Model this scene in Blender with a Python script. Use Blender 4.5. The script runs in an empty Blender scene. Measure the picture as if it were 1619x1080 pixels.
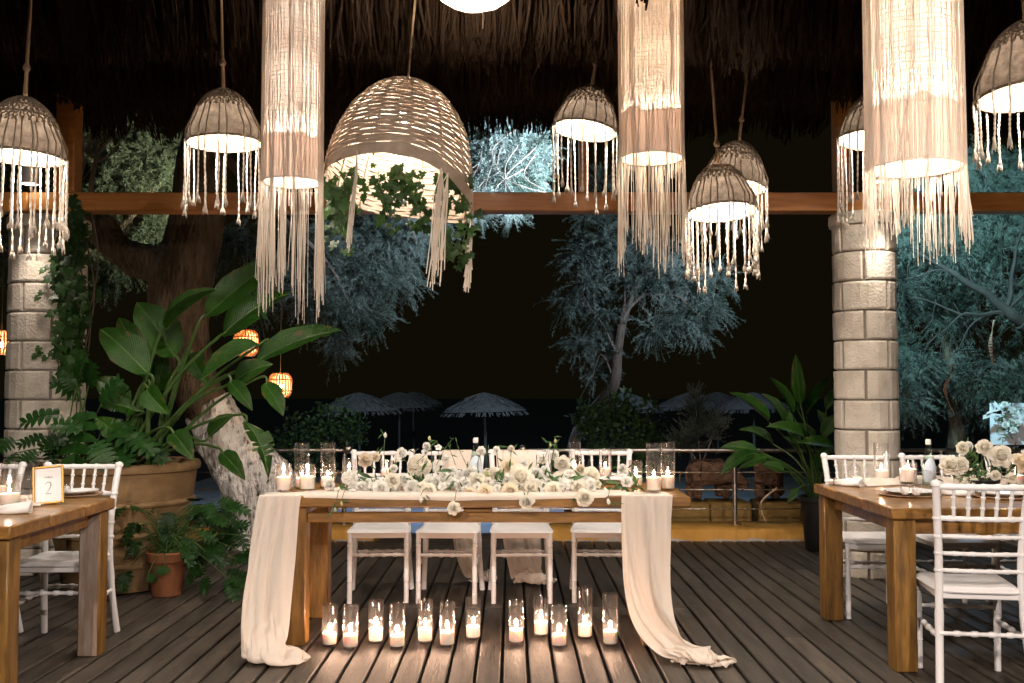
import bpy, bmesh, math, random
import numpy as np
from mathutils import Vector, Matrix, Euler, noise

S = bpy.context.scene
COL = S.collection
PI = math.pi
R = math.radians
rnd = random.Random(7)
rng = np.random.default_rng(11)

# ------------------------------------------------------------------ camera, world, light, exposure
CAM_H, PITCH, FPX = 1.32, R(2.8), 1574.0
cd = bpy.data.cameras.new('camera'); cam = bpy.data.objects.new('camera', cd); COL.objects.link(cam)
cd.sensor_width = 36; cd.lens = 35; cd.clip_start = 0.05; cd.clip_end = 600
cam.location = (0, 0, CAM_H); cam.rotation_euler = (R(90) + PITCH, 0, 0)
S.camera = cam

W = bpy.data.worlds.new('World'); S.world = W; W.use_nodes = True
bg = W.node_tree.nodes['Background']
bg.inputs[0].default_value = (0.0012, 0.0010, 0.00034, 1); bg.inputs[1].default_value = 1.0

S.view_settings.view_transform = 'Standard'; S.view_settings.look = 'None'
S.view_settings.exposure = 1.85; S.view_settings.gamma = 1.0
S.view_settings.use_curve_mapping = False
S.render.engine = 'CYCLES'
cy = S.cycles
cy.use_denoising = True
cy.max_bounces = 9; cy.diffuse_bounces = 4; cy.glossy_bounces = 3; cy.transmission_bounces = 4; cy.transparent_max_bounces = 24
cy.sample_clamp_indirect = 4.0; cy.caustics_reflective = False; cy.caustics_refractive = False

moon = bpy.data.lights.new('moon', 'SUN'); moon.energy = 0.03; moon.angle = R(3); moon.color = (0.52, 0.75, 1.0)
mo = bpy.data.objects.new('moon', moon); COL.objects.link(mo); mo.rotation_euler = (R(-22), R(-24), 0)

def spot(name, loc, target, watts, color, deg, blend=0.6, size=0.08):
    l = bpy.data.lights.new(name, 'SPOT'); l.energy = watts; l.color = color; l.spot_size = R(deg); l.spot_blend = blend
    l.shadow_soft_size = size
    o = bpy.data.objects.new(name, l); COL.objects.link(o); o.location = loc
    o.rotation_euler = (Vector(target) - Vector(loc)).to_track_quat('-Z', 'Y').to_euler(); return o

BLUE = (0.56, 0.75, 1.0)
TEAL = (0.40, 0.80, 0.95)
# assumed garden floodlights without fixtures, added up in the air to light the trees
spot('assumed_flood_light', (0.9, 9.3, 3.2), (0.0, 10.2, 3.7), 560, BLUE, 66)
spot('assumed_flood_light', (0.0, 9.0, 3.0), (-1.5, 10.4, 2.9), 110, BLUE, 80)
spot('assumed_flood_light', (2.9, 10.2, 3.1), (1.4, 12.2, 2.7), 170, BLUE, 80)
spot('assumed_flood_light', (3.6, 8.3, 3.0), (5.0, 10.5, 2.7), 190, TEAL, 110)
spot('assumed_flood_light', (-3.0, 9.5, 3.3), (-4.4, 10.6, 3.2), 40, (1.0, 0.98, 0.72), 110)
spot('assumed_beach_light', (0.5, 21.0, 4.6), (-2.5, 33.0, 0.8), 210, (0.55, 0.74, 1.0), 75)  # assumed source with no fixture, added to light the umbrellas
spot('assumed_beach_light', (3.5, 21.5, 4.6), (7.5, 34.0, 0.6), 290, (0.50, 0.70, 1.0), 70)
spot('assumed_terrace_light', (-0.2, 13.5, 3.0), (-0.3, 14.0, -0.4), 160, (0.38, 0.6, 1.0), 120)  # assumed source with no fixture, added for the blue lit ground
spot('assumed_terrace_light', (4.6, 9.2, 3.0), (2.9, 6.3, 0.0), 12, (0.45, 0.72, 1.0), 60)  # assumed source, added for the cool patch on the deck by the column

# ------------------------------------------------------------------ pixel to place helpers (authoring only)
def ray(px, py):
    u = (px - 809.5) / FPX; v = -(py - 540) / FPX
    return Vector((u, math.cos(PITCH) - v * math.sin(PITCH), math.sin(PITCH) + v * math.cos(PITCH)))
def P(px, py, Y):
    d = ray(px, py); t = Y / d.y
    return Vector((d.x * t, Y, CAM_H + d.z * t))
def Pz(px, py, z):
    d = ray(px, py); t = (z - CAM_H) / d.z
    return Vector((d.x * t, d.y * t, z))
def mpx(Y):            # metres per photo pixel at depth Y
    return Y / FPX

# ------------------------------------------------------------------ materials
def mat(name, c1, c2=None, scale=8.0, rough=0.6, bump=0.0, bscale=None, stretch=(1, 1, 1), trans=0.0, coat=0.0,
        metallic=0.0, rand=0.0, detail=5.0, spec=0.4, contrast=(0.3, 0.7), bdist=0.02, sub=0.0, tcol=None, coatr=0.15):
    m = bpy.data.materials.new(name); m.use_nodes = True
    nt = m.node_tree; N = nt.nodes; L = nt.links
    b = N['Principled BSDF']; out = N['Material Output']
    b.inputs['Roughness'].default_value = rough; b.inputs['Metallic'].default_value = metallic
    b.inputs['Specular IOR Level'].default_value = spec
    b.inputs['Coat Weight'].default_value = coat; b.inputs['Coat Roughness'].default_value = coatr
    tc = N.new('ShaderNodeTexCoord'); mp = N.new('ShaderNodeMapping'); mp.inputs['Scale'].default_value = stretch
    L.new(tc.outputs['Object'], mp.inputs[0])
    col = None
    c2 = c2 or c1
    nz = N.new('ShaderNodeTexNoise'); nz.inputs['Scale'].default_value = scale; nz.inputs['Detail'].default_value = detail
    nz.inputs['Roughness'].default_value = 0.65
    if rand > 0:
        oi = N.new('ShaderNodeObjectInfo'); va = N.new('ShaderNodeVectorMath'); va.operation = 'SCALE'
        cmb = N.new('ShaderNodeCombineXYZ'); L.new(oi.outputs['Random'], cmb.inputs[0]); L.new(oi.outputs['Random'], cmb.inputs[1])
        va.inputs['Scale'].default_value = 37.0; L.new(cmb.outputs[0], va.inputs[0])
        ad = N.new('ShaderNodeVectorMath'); ad.operation = 'ADD'
        L.new(mp.outputs[0], ad.inputs[0]); L.new(va.outputs[0], ad.inputs[1]); vec = ad.outputs[0]
    else:
        vec = mp.outputs[0]
    L.new(vec, nz.inputs['Vector'])
    rp = N.new('ShaderNodeMapRange'); rp.inputs[1].default_value = contrast[0]; rp.inputs[2].default_value = contrast[1]
    L.new(nz.outputs['Fac'], rp.inputs[0])
    mx = N.new('ShaderNodeMix'); mx.data_type = 'RGBA'
    mx.inputs[6].default_value = (*c1, 1); mx.inputs[7].default_value = (*c2, 1)
    L.new(rp.outputs[0], mx.inputs[0]); col = mx.outputs[2]
    if rand > 0:
        hs = N.new('ShaderNodeHueSaturation'); mr = N.new('ShaderNodeMapRange')
        mr.inputs[3].default_value = 1 - rand; mr.inputs[4].default_value = 1 + rand
        L.new(oi.outputs['Random'], mr.inputs[0]); L.new(mr.outputs[0], hs.inputs['Value']); L.new(col, hs.inputs['Color']); col = hs.outputs[0]
    L.new(col, b.inputs['Base Color'])
    if bump > 0:
        nb = N.new('ShaderNodeTexNoise'); nb.inputs['Scale'].default_value = bscale or scale * 3; nb.inputs['Detail'].default_value = 6
        L.new(vec, nb.inputs['Vector'])
        bp = N.new('ShaderNodeBump'); bp.inputs['Strength'].default_value = bump; bp.inputs['Distance'].default_value = bdist
        L.new(nb.outputs['Fac'], bp.inputs['Height']); L.new(bp.outputs[0], b.inputs['Normal'])
    if trans > 0:
        t = N.new('ShaderNodeBsdfTranslucent'); ms = N.new('ShaderNodeMixShader'); ms.inputs[0].default_value = trans
        if tcol: t.inputs[0].default_value = (*tcol, 1)
        else: L.new(col, t.inputs[0])
        L.new(b.outputs[0], ms.inputs[1]); L.new(t.outputs[0], ms.inputs[2]); L.new(ms.outputs[0], out.inputs[0])
    if sub > 0:
        b.inputs['Subsurface Weight'].default_value = sub; b.inputs['Subsurface Radius'].default_value = (0.02, 0.012, 0.008)
        b.inputs['Subsurface Scale'].default_value = 1.0
    return m

def emit(name, color, strength):
    m = bpy.data.materials.new(name); m.use_nodes = True
    b = m.node_tree.nodes['Principled BSDF']; b.inputs['Base Color'].default_value = (*color, 1)
    b.inputs['Emission Color'].default_value = (*color, 1); b.inputs['Emission Strength'].default_value = strength
    return m

def glass(name, tint=(1, 1, 1), base=0.05, edge=0.75, rough=0.03):
    m = bpy.data.materials.new(name); m.use_nodes = True; nt = m.node_tree; N = nt.nodes; L = nt.links
    out = N['Material Output']; N.remove(N['Principled BSDF'])
    t = N.new('ShaderNodeBsdfTransparent'); t.inputs[0].default_value = (*tint, 1)
    g = N.new('ShaderNodeBsdfGlossy'); g.inputs['Roughness'].default_value = rough
    lw = N.new('ShaderNodeLayerWeight'); lw.inputs[0].default_value = 0.22
    mr = N.new('ShaderNodeMapRange'); mr.inputs[3].default_value = base; mr.inputs[4].default_value = edge
    L.new(lw.outputs['Facing'], mr.inputs[0])
    ms = N.new('ShaderNodeMixShader'); L.new(mr.outputs[0], ms.inputs[0]); L.new(t.outputs[0], ms.inputs[1]); L.new(g.outputs[0], ms.inputs[2])
    d = N.new('ShaderNodeBsdfTranslucent'); d.inputs[0].default_value = (.9, .9, .9, 1); m2 = N.new('ShaderNodeMixShader'); m2.inputs[0].default_value = 0.012     # faint white haze mixed in to suggest candle glow on the glass
    L.new(ms.outputs[0], m2.inputs[1]); L.new(d.outputs[0], m2.inputs[2]); L.new(m2.outputs[0], out.inputs[0]); return m

M = {}
M['plank'] = mat('deck_wood', (0.018, 0.0138, 0.0098), (0.084, 0.067, 0.051), 6, 0.56, 0.55, 26, (3.5, 0.45, 1), rand=0.3, spec=0.45, bdist=0.006)
M['under'] = mat('deck_underside', (0.012, 0.010, 0.008), rough=0.9)
M['table'] = mat('stained_pine', (0.075, 0.030, 0.006), (0.34, 0.165, 0.036), 3.5, 0.38, 0.4, 30, (1.0, 7, 7), coat=0.45, detail=8, contrast=(0.25, 0.66), spec=0.4, bdist=0.004, rand=0.05)
M['table_leg'] = mat('stained_pine_upright', (0.045, 0.020, 0.004), (0.30, 0.150, 0.032), 3.5, 0.5, 0.5, 24, (6, 6, 0.9), coat=0.2, bdist=0.006, rand=0.10, detail=8, contrast=(0.28, 0.68))
M['worn_leg'] = mat('weathered_pine', (0.22, 0.14, 0.09), (0.42, 0.34, 0.29), 5, 0.6, 0.3, 24, (6, 6, 0.9), bdist=0.005)
M['white'] = mat('white_resin', (0.80, 0.775, 0.77), (0.74, 0.715, 0.71), 5, 0.38, 0.0, spec=0.45)
M['chiffon'] = mat('blush_chiffon', (0.88, 0.79, 0.70), (0.85, 0.745, 0.645), 9, 0.85, 0.25, 220, trans=0.33, spec=0.1, bdist=0.001)
M['stone'] = mat('limestone', (0.44, 0.385, 0.31), (0.62, 0.56, 0.48), 7, 0.85, 0.55, 60, rand=0.12, bdist=0.012, spec=0.2)
M['mortar'] = mat('mortar', (0.20, 0.175, 0.14), (0.27, 0.24, 0.20), 10, 0.95, 0.4, 40)
M['beam'] = mat('varnished_beam', (0.40, 0.14, 0.028), (0.58, 0.26, 0.070), 3, 0.4, 0.2, 20, (0.7, 8, 8), coat=0.4, bdist=0.003)
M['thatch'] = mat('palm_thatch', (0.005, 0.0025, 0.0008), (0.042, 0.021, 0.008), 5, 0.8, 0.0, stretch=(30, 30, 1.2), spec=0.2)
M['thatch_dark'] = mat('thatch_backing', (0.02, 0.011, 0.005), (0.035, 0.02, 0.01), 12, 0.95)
M['terracotta'] = mat('terracotta', (0.15, 0.052, 0.02), (0.24, 0.09, 0.035), 7, 0.75, 0.25, 40, bdist=0.004)
M['clay'] = mat('old_clay_tub', (0.13, 0.075, 0.028), (0.24, 0.15, 0.068), 4, 0.75, 0.3, 30, (1, 1, 3), bdist=0.005)
M['soil'] = mat('soil', (0.02, 0.014, 0.01), (0.05, 0.035, 0.022), 20, 0.95, 0.8, 60)
M['kerb'] = mat('ochre_render', (0.46, 0.22, 0.035), (0.60, 0.32, 0.07), 5, 0.8, 0.5, 40, bdist=0.006)
M['kerb_worn'] = mat('worn_plaster', (0.50, 0.42, 0.36), (0.62, 0.55, 0.48), 12, 0.9, 0.5, 60)
M['steel'] = mat('brushed_steel', (0.55, 0.50, 0.45), (0.65, 0.6, 0.55), 40, 0.28, metallic=1.0)
M['leaf'] = mat('paddle_leaf', (0.022, 0.075, 0.014), (0.05, 0.135, 0.028), 6, 0.34, 0.22, 60, trans=0.18, rand=0.25, spec=0.5, bdist=0.003)
def leaf_mat(name, c1, c2, rib):
    m = mat(name, c1, c2, 6, 0.36, 0, trans=0.16, rand=0.25, spec=0.28); nt = m.node_tree; N = nt.nodes; L = nt.links; b = N['Principled BSDF']
    tc = N['Texture Coordinate']; sx = N.new('ShaderNodeSeparateXYZ'); L.new(tc.outputs['Object'], sx.inputs[0])
    ab = N.new('ShaderNodeMath'); ab.operation = 'ABSOLUTE'; L.new(sx.outputs[0], ab.inputs[0])
    # side veins sweep forward from the midrib
    k = N.new('ShaderNodeMath'); k.operation = 'MULTIPLY_ADD'; k.inputs[1].default_value = -0.45; L.new(ab.outputs[0], k.inputs[0]); L.new(sx.outputs[1], k.inputs[2])
    f = N.new('ShaderNodeMath'); f.operation = 'MULTIPLY'; f.inputs[1].default_value = 190; L.new(k.outputs[0], f.inputs[0])
    s = N.new('ShaderNodeMath'); s.operation = 'SINE'; L.new(f.outputs[0], s.inputs[0])
    bp = N.new('ShaderNodeBump'); bp.inputs['Strength'].default_value = 0.35; bp.inputs['Distance'].default_value = 0.004; L.new(s.outputs[0], bp.inputs['Height']); L.new(bp.outputs[0], b.inputs['Normal'])
    lt = N.new('ShaderNodeMath'); lt.operation = 'LESS_THAN'; lt.inputs[1].default_value = 0.022; L.new(ab.outputs[0], lt.inputs[0])
    old = b.inputs['Base Color'].links[0].from_socket; mx = N.new('ShaderNodeMix'); mx.data_type = 'RGBA'; mx.inputs[7].default_value = (*rib, 1)
    L.new(lt.outputs[0], mx.inputs[0]); L.new(old, mx.inputs[6])
    # browned tips and a few dry blotches along the margins
    ns = N.new('ShaderNodeTexNoise'); ns.inputs['Scale'].default_value = 5.5; L.new(N['Noise Texture'].inputs['Vector'].links[0].from_socket, ns.inputs['Vector'])
    rim = N.new('ShaderNodeMath'); rim.operation = 'MULTIPLY_ADD'; rim.inputs[1].default_value = 0.40; L.new(ab.outputs[0], rim.inputs[0]); L.new(ns.outputs['Fac'], rim.inputs[2])
    tipf = N.new('ShaderNodeMath'); tipf.operation = 'MULTIPLY_ADD'; tipf.inputs[1].default_value = 0.22; L.new(sx.outputs[1], tipf.inputs[0]); L.new(rim.outputs[0], tipf.inputs[2])
    st = N.new('ShaderNodeMapRange'); st.inputs[1].default_value = 0.86; st.inputs[2].default_value = 0.93; L.new(tipf.outputs[0], st.inputs[0])
    m3 = N.new('ShaderNodeMix'); m3.data_type = 'RGBA'; m3.inputs[7].default_value = (.10, .062, .022, 1)
    L.new(st.outputs[0], m3.inputs[0]); L.new(mx.outputs[2], m3.inputs[6]); L.new(m3.outputs[2], b.inputs['Base Color']); return m
M['leaf'] = leaf_mat('paddle_leaf', (0.010, 0.042, 0.004), (0.026, 0.085, 0.009), (0.07, 0.13, 0.03))
M['leaf_dark'] = mat('dark_leaf', (0.005, 0.024, 0.003), (0.015, 0.055, 0.008), 7, 0.42, 0.2, 60, trans=0.15, rand=0.3, spec=0.22, bdist=0.003)
M['ivy'] = mat('ivy_leaf', (0.010, 0.032, 0.008), (0.034, 0.080, 0.014), 30, 0.45, 0.2, 120, trans=0.2, rand=0.4, spec=0.25, bdist=0.002)
M['stalk'] = mat('green_stalk', (0.028, 0.07, 0.013), (0.06, 0.105, 0.026), 6, 0.4, trans=0.0)
M['bark'] = mat('rough_bark', (0.034, 0.023, 0.014), (0.19, 0.135, 0.085), 5, 0.9, 1.0, 14, (3, 3, 0.7), bdist=0.05, detail=8)
M['limewash'] = mat('limewashed_bark', (0.05, 0.032, 0.022), (0.82, 0.78, 0.74), 9, 0.9, 1.0, 18, (2.2, 2.2, 0.9), bdist=0.05, contrast=(0.34, 0.46), detail=9)
M['twig'] = mat('pale_twig', (0.20, 0.15, 0.11), (0.30, 0.24, 0.18), 8, 0.85)
M['limb_dark'] = mat('dark_limb', (0.012, 0.009, 0.007), (0.03, 0.022, 0.016), 8, 0.9)
M['twig_dark'] = mat('dark_twig', (0.06, 0.04, 0.028), (0.12, 0.085, 0.06), 8, 0.85)
M['needle'] = mat('tamarisk_needles', (0.030, 0.044, 0.026), (0.20, 0.225, 0.185), 2.4, 0.7, trans=0.3, spec=0.2, contrast=(0.36, 0.64))
M['needle_g'] = mat('green_needles', (0.050, 0.070, 0.038), (0.125, 0.145, 0.092), 2, 0.7, trans=0.3, spec=0.2)
M['bush'] = mat('bush_leaf', (0.025, 0.06, 0.014), (0.06, 0.11, 0.03), 3, 0.45, trans=0.2, spec=0.4)
M['shade'] = mat('coarse_woven_shade', (0.085, 0.062, 0.043), (0.30, 0.235, 0.18), 26, 0.9, 1.0, 60, trans=0.035, spec=0.1, bdist=0.006)
M['basket'] = mat('plastered_wicker', (0.30, 0.232, 0.172), (0.47, 0.38, 0.30), 9, 0.9, 0.6, 60, trans=0.0, spec=0.1, bdist=0.006)
M['cyl'] = mat('sheer_shade', (0.84, 0.75, 0.68), (0.76, 0.66, 0.58), 5, 0.9, 0.2, 60, trans=0.30, spec=0.05, bdist=0.003)
M['yarn'] = mat('cotton_yarn', (0.80, 0.72, 0.62), (0.87, 0.81, 0.73), 20, 0.9, 0.3, 200, trans=0.45, spec=0.1, bdist=0.002, rand=0.12)
M['netrope'] = mat('cotton_macrame', (0.20, 0.148, 0.10), (0.31, 0.24, 0.175), 30, 0.9, 0.4, 150, trans=0.1, bdist=0.003)
M['shade_in'] = mat('thick_lower_band', (0.74, 0.62, 0.56), (0.80, 0.68, 0.61), 9, 0.9, trans=0.60, spec=0.05)
M['rope'] = mat('jute_rope', (0.24, 0.16, 0.09), (0.36, 0.25, 0.15), 30, 0.9, 0.5, 150, bdist=0.003)
M['bulb'] = emit('lit_bulb', (1.0, 0.90, 0.78), 40)
M['glass'] = glass('clear_glass', base=0.035, edge=0.62)
M['glass_thin'] = glass('thin_clear_glass', base=0.04, edge=0.6)
M['smoke_glass'] = glass('bottle_glass', (0.80, 0.92, 0.84), 0.06, 0.7)
M['wax'] = mat('candle_wax', (0.90, 0.80, 0.70), rough=0.5, sub=0.6, spec=0.3)
M['wick'] = mat('wick', (0.02, 0.015, 0.01), rough=0.9)
M['flame'] = emit('flame', (1.0, 0.80, 0.56), 9)
M['lens'] = emit('downlight_lens', (1.0, 0.92, 0.82), 6)
M['trunk_brown'] = mat('brown_bark', (0.035, 0.022, 0.013), (0.085, 0.055, 0.034), 8, 0.9, 0.8, 20, (3, 3, .8), bdist=.02)
M['petal'] = mat('cream_petal', (0.86, 0.81, 0.69), (0.91, 0.88, 0.80), 25, 0.7, trans=0.42, spec=0.15, rand=0.08)
M['petal_w'] = mat('white_petal', (0.89, 0.87, 0.82), (0.92, 0.91, 0.87), 25, 0.7, trans=0.42, spec=0.15, rand=0.06)
M['petal_p'] = mat('peach_petal', (0.84, 0.73, 0.57), (0.89, 0.82, 0.69), 25, 0.7, trans=0.42, spec=0.15, rand=0.08)
M['bud'] = mat('green_bud', (0.45, 0.50, 0.22), (0.62, 0.62, 0.36), 30, 0.6, trans=0.2)
M['eye'] = mat('flower_eye', (0.45, 0.46, 0.16), rough=0.8)
M['fleaf'] = mat('bouquet_leaf', (0.03, 0.085, 0.02), (0.08, 0.16, 0.045), 30, 0.45, trans=0.22, rand=0.35)
M['plate'] = mat('porcelain', (0.80, 0.80, 0.80), rough=0.18, spec=0.5)
M['charger'] = mat('rattan_charger', (0.30, 0.19, 0.11), (0.45, 0.31, 0.2), 60, 0.6, 0.5, 90)
M['linen'] = mat('white_linen', (0.80, 0.77, 0.74), rough=0.9, bump=0.3, bscale=200, trans=0.1, bdist=0.001)
M['gold'] = mat('gold_frame', (0.40, 0.24, 0.07), rough=0.5, metallic=1.0)
M['paper'] = mat('white_paper', (0.80, 0.80, 0.80), rough=0.7)
M['ink'] = mat('grey_ink', (0.16, 0.16, 0.17), rough=0.8)
M['label'] = mat('pale_blue_label', (0.62, 0.72, 0.83), rough=0.5)
M['cap'] = mat('white_cap', (0.75, 0.72, 0.70), rough=0.4)
M['straw'] = mat('umbrella_thatch', (0.24, 0.225, 0.20), (0.42, 0.40, 0.37), 14, 0.9, 0.6, 40, bdist=0.02)
M['pole'] = mat('umbrella_pole', (0.24, 0.23, 0.21), (0.32, 0.31, 0.29), 6, 0.8)
M['fur'] = mat('brown_coconut_fibre', (0.10, 0.055, 0.032), (0.27, 0.15, 0.095), 14, 0.95, 1.0, 60, bdist=0.02, detail=8)
M['block'] = mat('ochre_block', (0.20, 0.12, 0.03), (0.28, 0.17, 0.05), 5, 0.8, 0.3, 40)
M['concrete'] = mat('pale_concrete', (0.20, 0.20, 0.20), (0.30, 0.30, 0.30), 3, 0.9, 0.3, 30)
M['sand'] = mat('dark_sand', (0.020, 0.018, 0.014), (0.032, 0.028, 0.022), 2, 1.0, 0.3, 20)
M['blackpot'] = mat('black_plastic', (0.012, 0.012, 0.012), rough=0.5)
M['bamboo'] = mat('bamboo_slat', (0.42, 0.20, 0.08), (0.58, 0.32, 0.15), 12, 0.6, trans=0.35)
M['board'] = mat('white_board', (0.72, 0.73, 0.76), rough=0.6)
M['dry'] = mat('dried_sheath', (0.34, 0.20, 0.13), (0.46, 0.30, 0.2), 10, 0.8, trans=0.2)

# ------------------------------------------------------------------ mesh builder
class MB:
    def __init__(s): s.v = []; s.f = []
    def add(s, vs, fs):
        o = len(s.v); s.v += [tuple(v) for v in vs]; s.f += [tuple(i + o for i in f) for f in fs]; return s
    def box(s, c, d, rz=0.0, bev=0.0, mtx=None):
        hx, hy, hz = d[0] / 2, d[1] / 2, d[2] / 2
        rot = mtx or Matrix.Rotation(rz, 3, 'Z'); c = Vector(c)
        if bev <= 0:
            vs = [Vector((x * hx, y * hy, z * hz)) for x in (-1, 1) for y in (-1, 1) for z in (-1, 1)]
            fs = [(0, 1, 3, 2), (4, 6, 7, 5), (0, 4, 5, 1), (2, 3, 7, 6), (0, 2, 6, 4), (1, 5, 7, 3)]
            return s.add([c + rot @ v for v in vs], fs)
        b = min(bev, hx * .9, hy * .9, hz * .9); vs = []; idx = {}
        for x in (-1, 1):
            for y in (-1, 1):
                for z in (-1, 1):
                    for a in range(3):
                        p = [x * hx, y * hy, z * hz]
                        for k in range(3):
                            if k != a: p[k] -= (x, y, z)[k] * b
                        idx[(x, y, z, a)] = len(vs); vs.append(Vector(p))
        fs = []
        for a in range(3):
            o1, o2 = (a + 1) % 3, (a + 2) % 3
            for sg in (-1, 1):
                q = []
                for (p1, p2) in ((-1, -1), (1, -1), (1, 1), (-1, 1)):
                    k = [0, 0, 0]; k[a] = sg; k[o1] = p1; k[o2] = p2; q.append(idx[(*k, a)])
                fs.append(q if sg > 0 else q[::-1])
        for a in range(3):           # edges parallel to axis a
            o1, o2 = (a + 1) % 3, (a + 2) % 3
            for s1 in (-1, 1):
                for s2 in (-1, 1):
                    def K(t, ax):
                        k = [0, 0, 0]; k[a] = t; k[o1] = s1; k[o2] = s2; return idx[(*k, ax)]
                    q = [K(-1, o1), K(1, o1), K(1, o2), K(-1, o2)]
                    fs.append(q if s1 * s2 < 0 else q[::-1])
        for x in (-1, 1):
            for y in (-1, 1):
                for z in (-1, 1):
                    q = [idx[(x, y, z, a)] for a in range(3)]
                    fs.append(q if x * y * z > 0 else q[::-1])
        return s.add([c + rot @ v for v in vs], fs)
    def tube(s, pts, r, n=8, cap=True, flat=1.0):
        pts = [Vector(p) for p in pts]; k = len(pts)
        rs = r if isinstance(r, (list, tuple)) else [r] * k
        vs = []; fs = []; t0 = (pts[1] - pts[0]).normalized()
        ref = Vector((0, 0, 1)) if abs(t0.z) < 0.9 else Vector((1, 0, 0))
        a = t0.cross(ref).normalized()
        for i in range(k):
            t = (pts[min(i + 1, k - 1)] - pts[max(i - 1, 0)]).normalized()
            a = (a - t * a.dot(t)); a = a.normalized() if a.length > 1e-6 else t.orthogonal().normalized()
            b = t.cross(a)
            for j in range(n):
                th = 2 * PI * j / n; vs.append(pts[i] + (a * math.cos(th) + b * math.sin(th) * flat) * rs[i])
        for i in range(k - 1):
            for j in range(n):
                fs.append((i * n + j, i * n + (j + 1) % n, (i + 1) * n + (j + 1) % n, (i + 1) * n + j))
        if cap:
            fs.append(tuple(range(n))[::-1]); fs.append(tuple((k - 1) * n + j for j in range(n)))
        return s.add(vs, fs)
    def lathe(s, prof, n=24, c=(0, 0, 0), capb=False, capt=False):
        c = Vector(c); vs = []; fs = []
        for (r, z) in prof:
            for j in range(n):
                th = 2 * PI * j / n; vs.append(c + Vector((r * math.cos(th), r * math.sin(th), z)))
        for i in range(len(prof) - 1):
            for j in range(n):
                fs.append((i * n + j, i * n + (j + 1) % n, (i + 1) * n + (j + 1) % n, (i + 1) * n + j))
        if capb: fs.append(tuple(range(n))[::-1])
        if capt: fs.append(tuple((len(prof) - 1) * n + j for j in range(n)))
        return s.add(vs, fs)
    def turned(s, p0, p1, prof, n=8):      # prof: (t, r)
        p0 = Vector(p0); p1 = Vector(p1)
        return s.tube([p0.lerp(p1, t) for t, _ in prof], [r for _, r in prof], n)
    def grid(s, nu, nv, fn, closed=False):
        vs = [fn(i / nu, j / nv) for j in range(nv + 1) for i in range(nu + 1)]
        fs = [(j * (nu + 1) + i, j * (nu + 1) + i + 1, (j + 1) * (nu + 1) + i + 1, (j + 1) * (nu + 1) + i) for j in range(nv) for i in range(nu)]
        return s.add(vs, fs)
    def mesh(s, name, smooth=True, angle=40, fix=True):
        me = bpy.data.meshes.new(name); me.from_pydata(s.v, [], s.f); me.update()
        if fix and len(s.f) < 6000:
            bm = bmesh.new(); bm.from_mesh(me); bmesh.ops.recalc_face_normals(bm, faces=bm.faces); bm.to_mesh(me); bm.free()
        if smooth:
            me.shade_smooth()
            if angle: me.set_sharp_from_angle(angle=R(angle))
        return me

def link(name, data, parent=None):
    o = bpy.data.objects.new(name, data); COL.objects.link(o)
    if parent: o.parent = parent
    return o
def obj(name, mb, m, parent=None, smooth=True, angle=40, kind=None, label=None, world=False):
    me = mb if isinstance(mb, bpy.types.Mesh) else mb.mesh(name, smooth, angle)
    if m and not me.materials: me.materials.append(M[m] if isinstance(m, str) else m)
    o = link(name, me, parent)
    if world and parent and parent.parent is None: o.location = -parent.location
    if kind: o['kind'] = kind
    if label: o['label'] = label
    return o
def tag(o, label, cat, group=None):
    o['label'] = label; o['category'] = cat
    if group: o['group'] = group
    return o
def thing(name, label, cat, loc=(0, 0, 0), rz=0.0, group=None):
    o = bpy.data.objects.new(name, None); COL.objects.link(o); o.location = loc; o.rotation_euler = (0, 0, rz)
    o.empty_display_size = 0.1
    return tag(o, label, cat, group)
def kids(o, table):
    return table.get(o.name, [])
def copy_tree(root, loc, rz=None, label=None):
    def rec(o, par):
        c = o.copy(); COL.objects.link(c)
        if par is not None: c.parent = par
        for ch in o.children: rec(ch, c)
        return c
    r = rec(root, None); r.location = loc
    if rz is not None: r.rotation_euler = (0, 0, rz)
    if label: r['label'] = label
    return r
def tri_mesh(name, verts, faces, m, parent=None, world=False, kind=None, smooth=False):
    me = bpy.data.meshes.new(name); nv = len(verts); nf = len(faces); k = faces.shape[1]
    me.vertices.add(nv); me.vertices.foreach_set('co', np.asarray(verts, np.float32).ravel())
    me.loops.add(nf * k); me.loops.foreach_set('vertex_index', np.asarray(faces, np.int32).ravel())
    me.polygons.add(nf); me.polygons.foreach_set('loop_start', np.arange(0, nf * k, k, dtype=np.int32))
    me.update(calc_edges=True)
    if smooth: me.shade_smooth()
    me.materials.append(M[m]); return obj(name, me, None, parent, kind=kind, world=world)
def struct(name, mb, m, **k):
    o = obj(name, mb, m, **k); o['kind'] = 'structure'; return o
def nz(p, s=1.0, seed=0.0):
    return noise.noise(Vector(p) * s + Vector((seed * 13.7, seed * 7.1, seed * 3.3)))
def ordinal(i):
    return ['first', 'second', 'third', 'fourth', 'fifth', 'sixth', 'seventh', 'eighth', 'ninth', 'tenth', 'eleventh', 'twelfth', 'thirteenth', 'fourteenth', 'fifteenth', 'sixteenth', 'seventeenth', 'eighteenth', 'nineteenth', 'twentieth'][i]
def lamp(name, loc, watts, color, size, parent=None):
    l = bpy.data.lights.new(name, 'POINT'); l.energy = watts; l.color = color; l.shadow_soft_size = size
    o = link(name, l, parent); o.location = loc; return o

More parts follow.
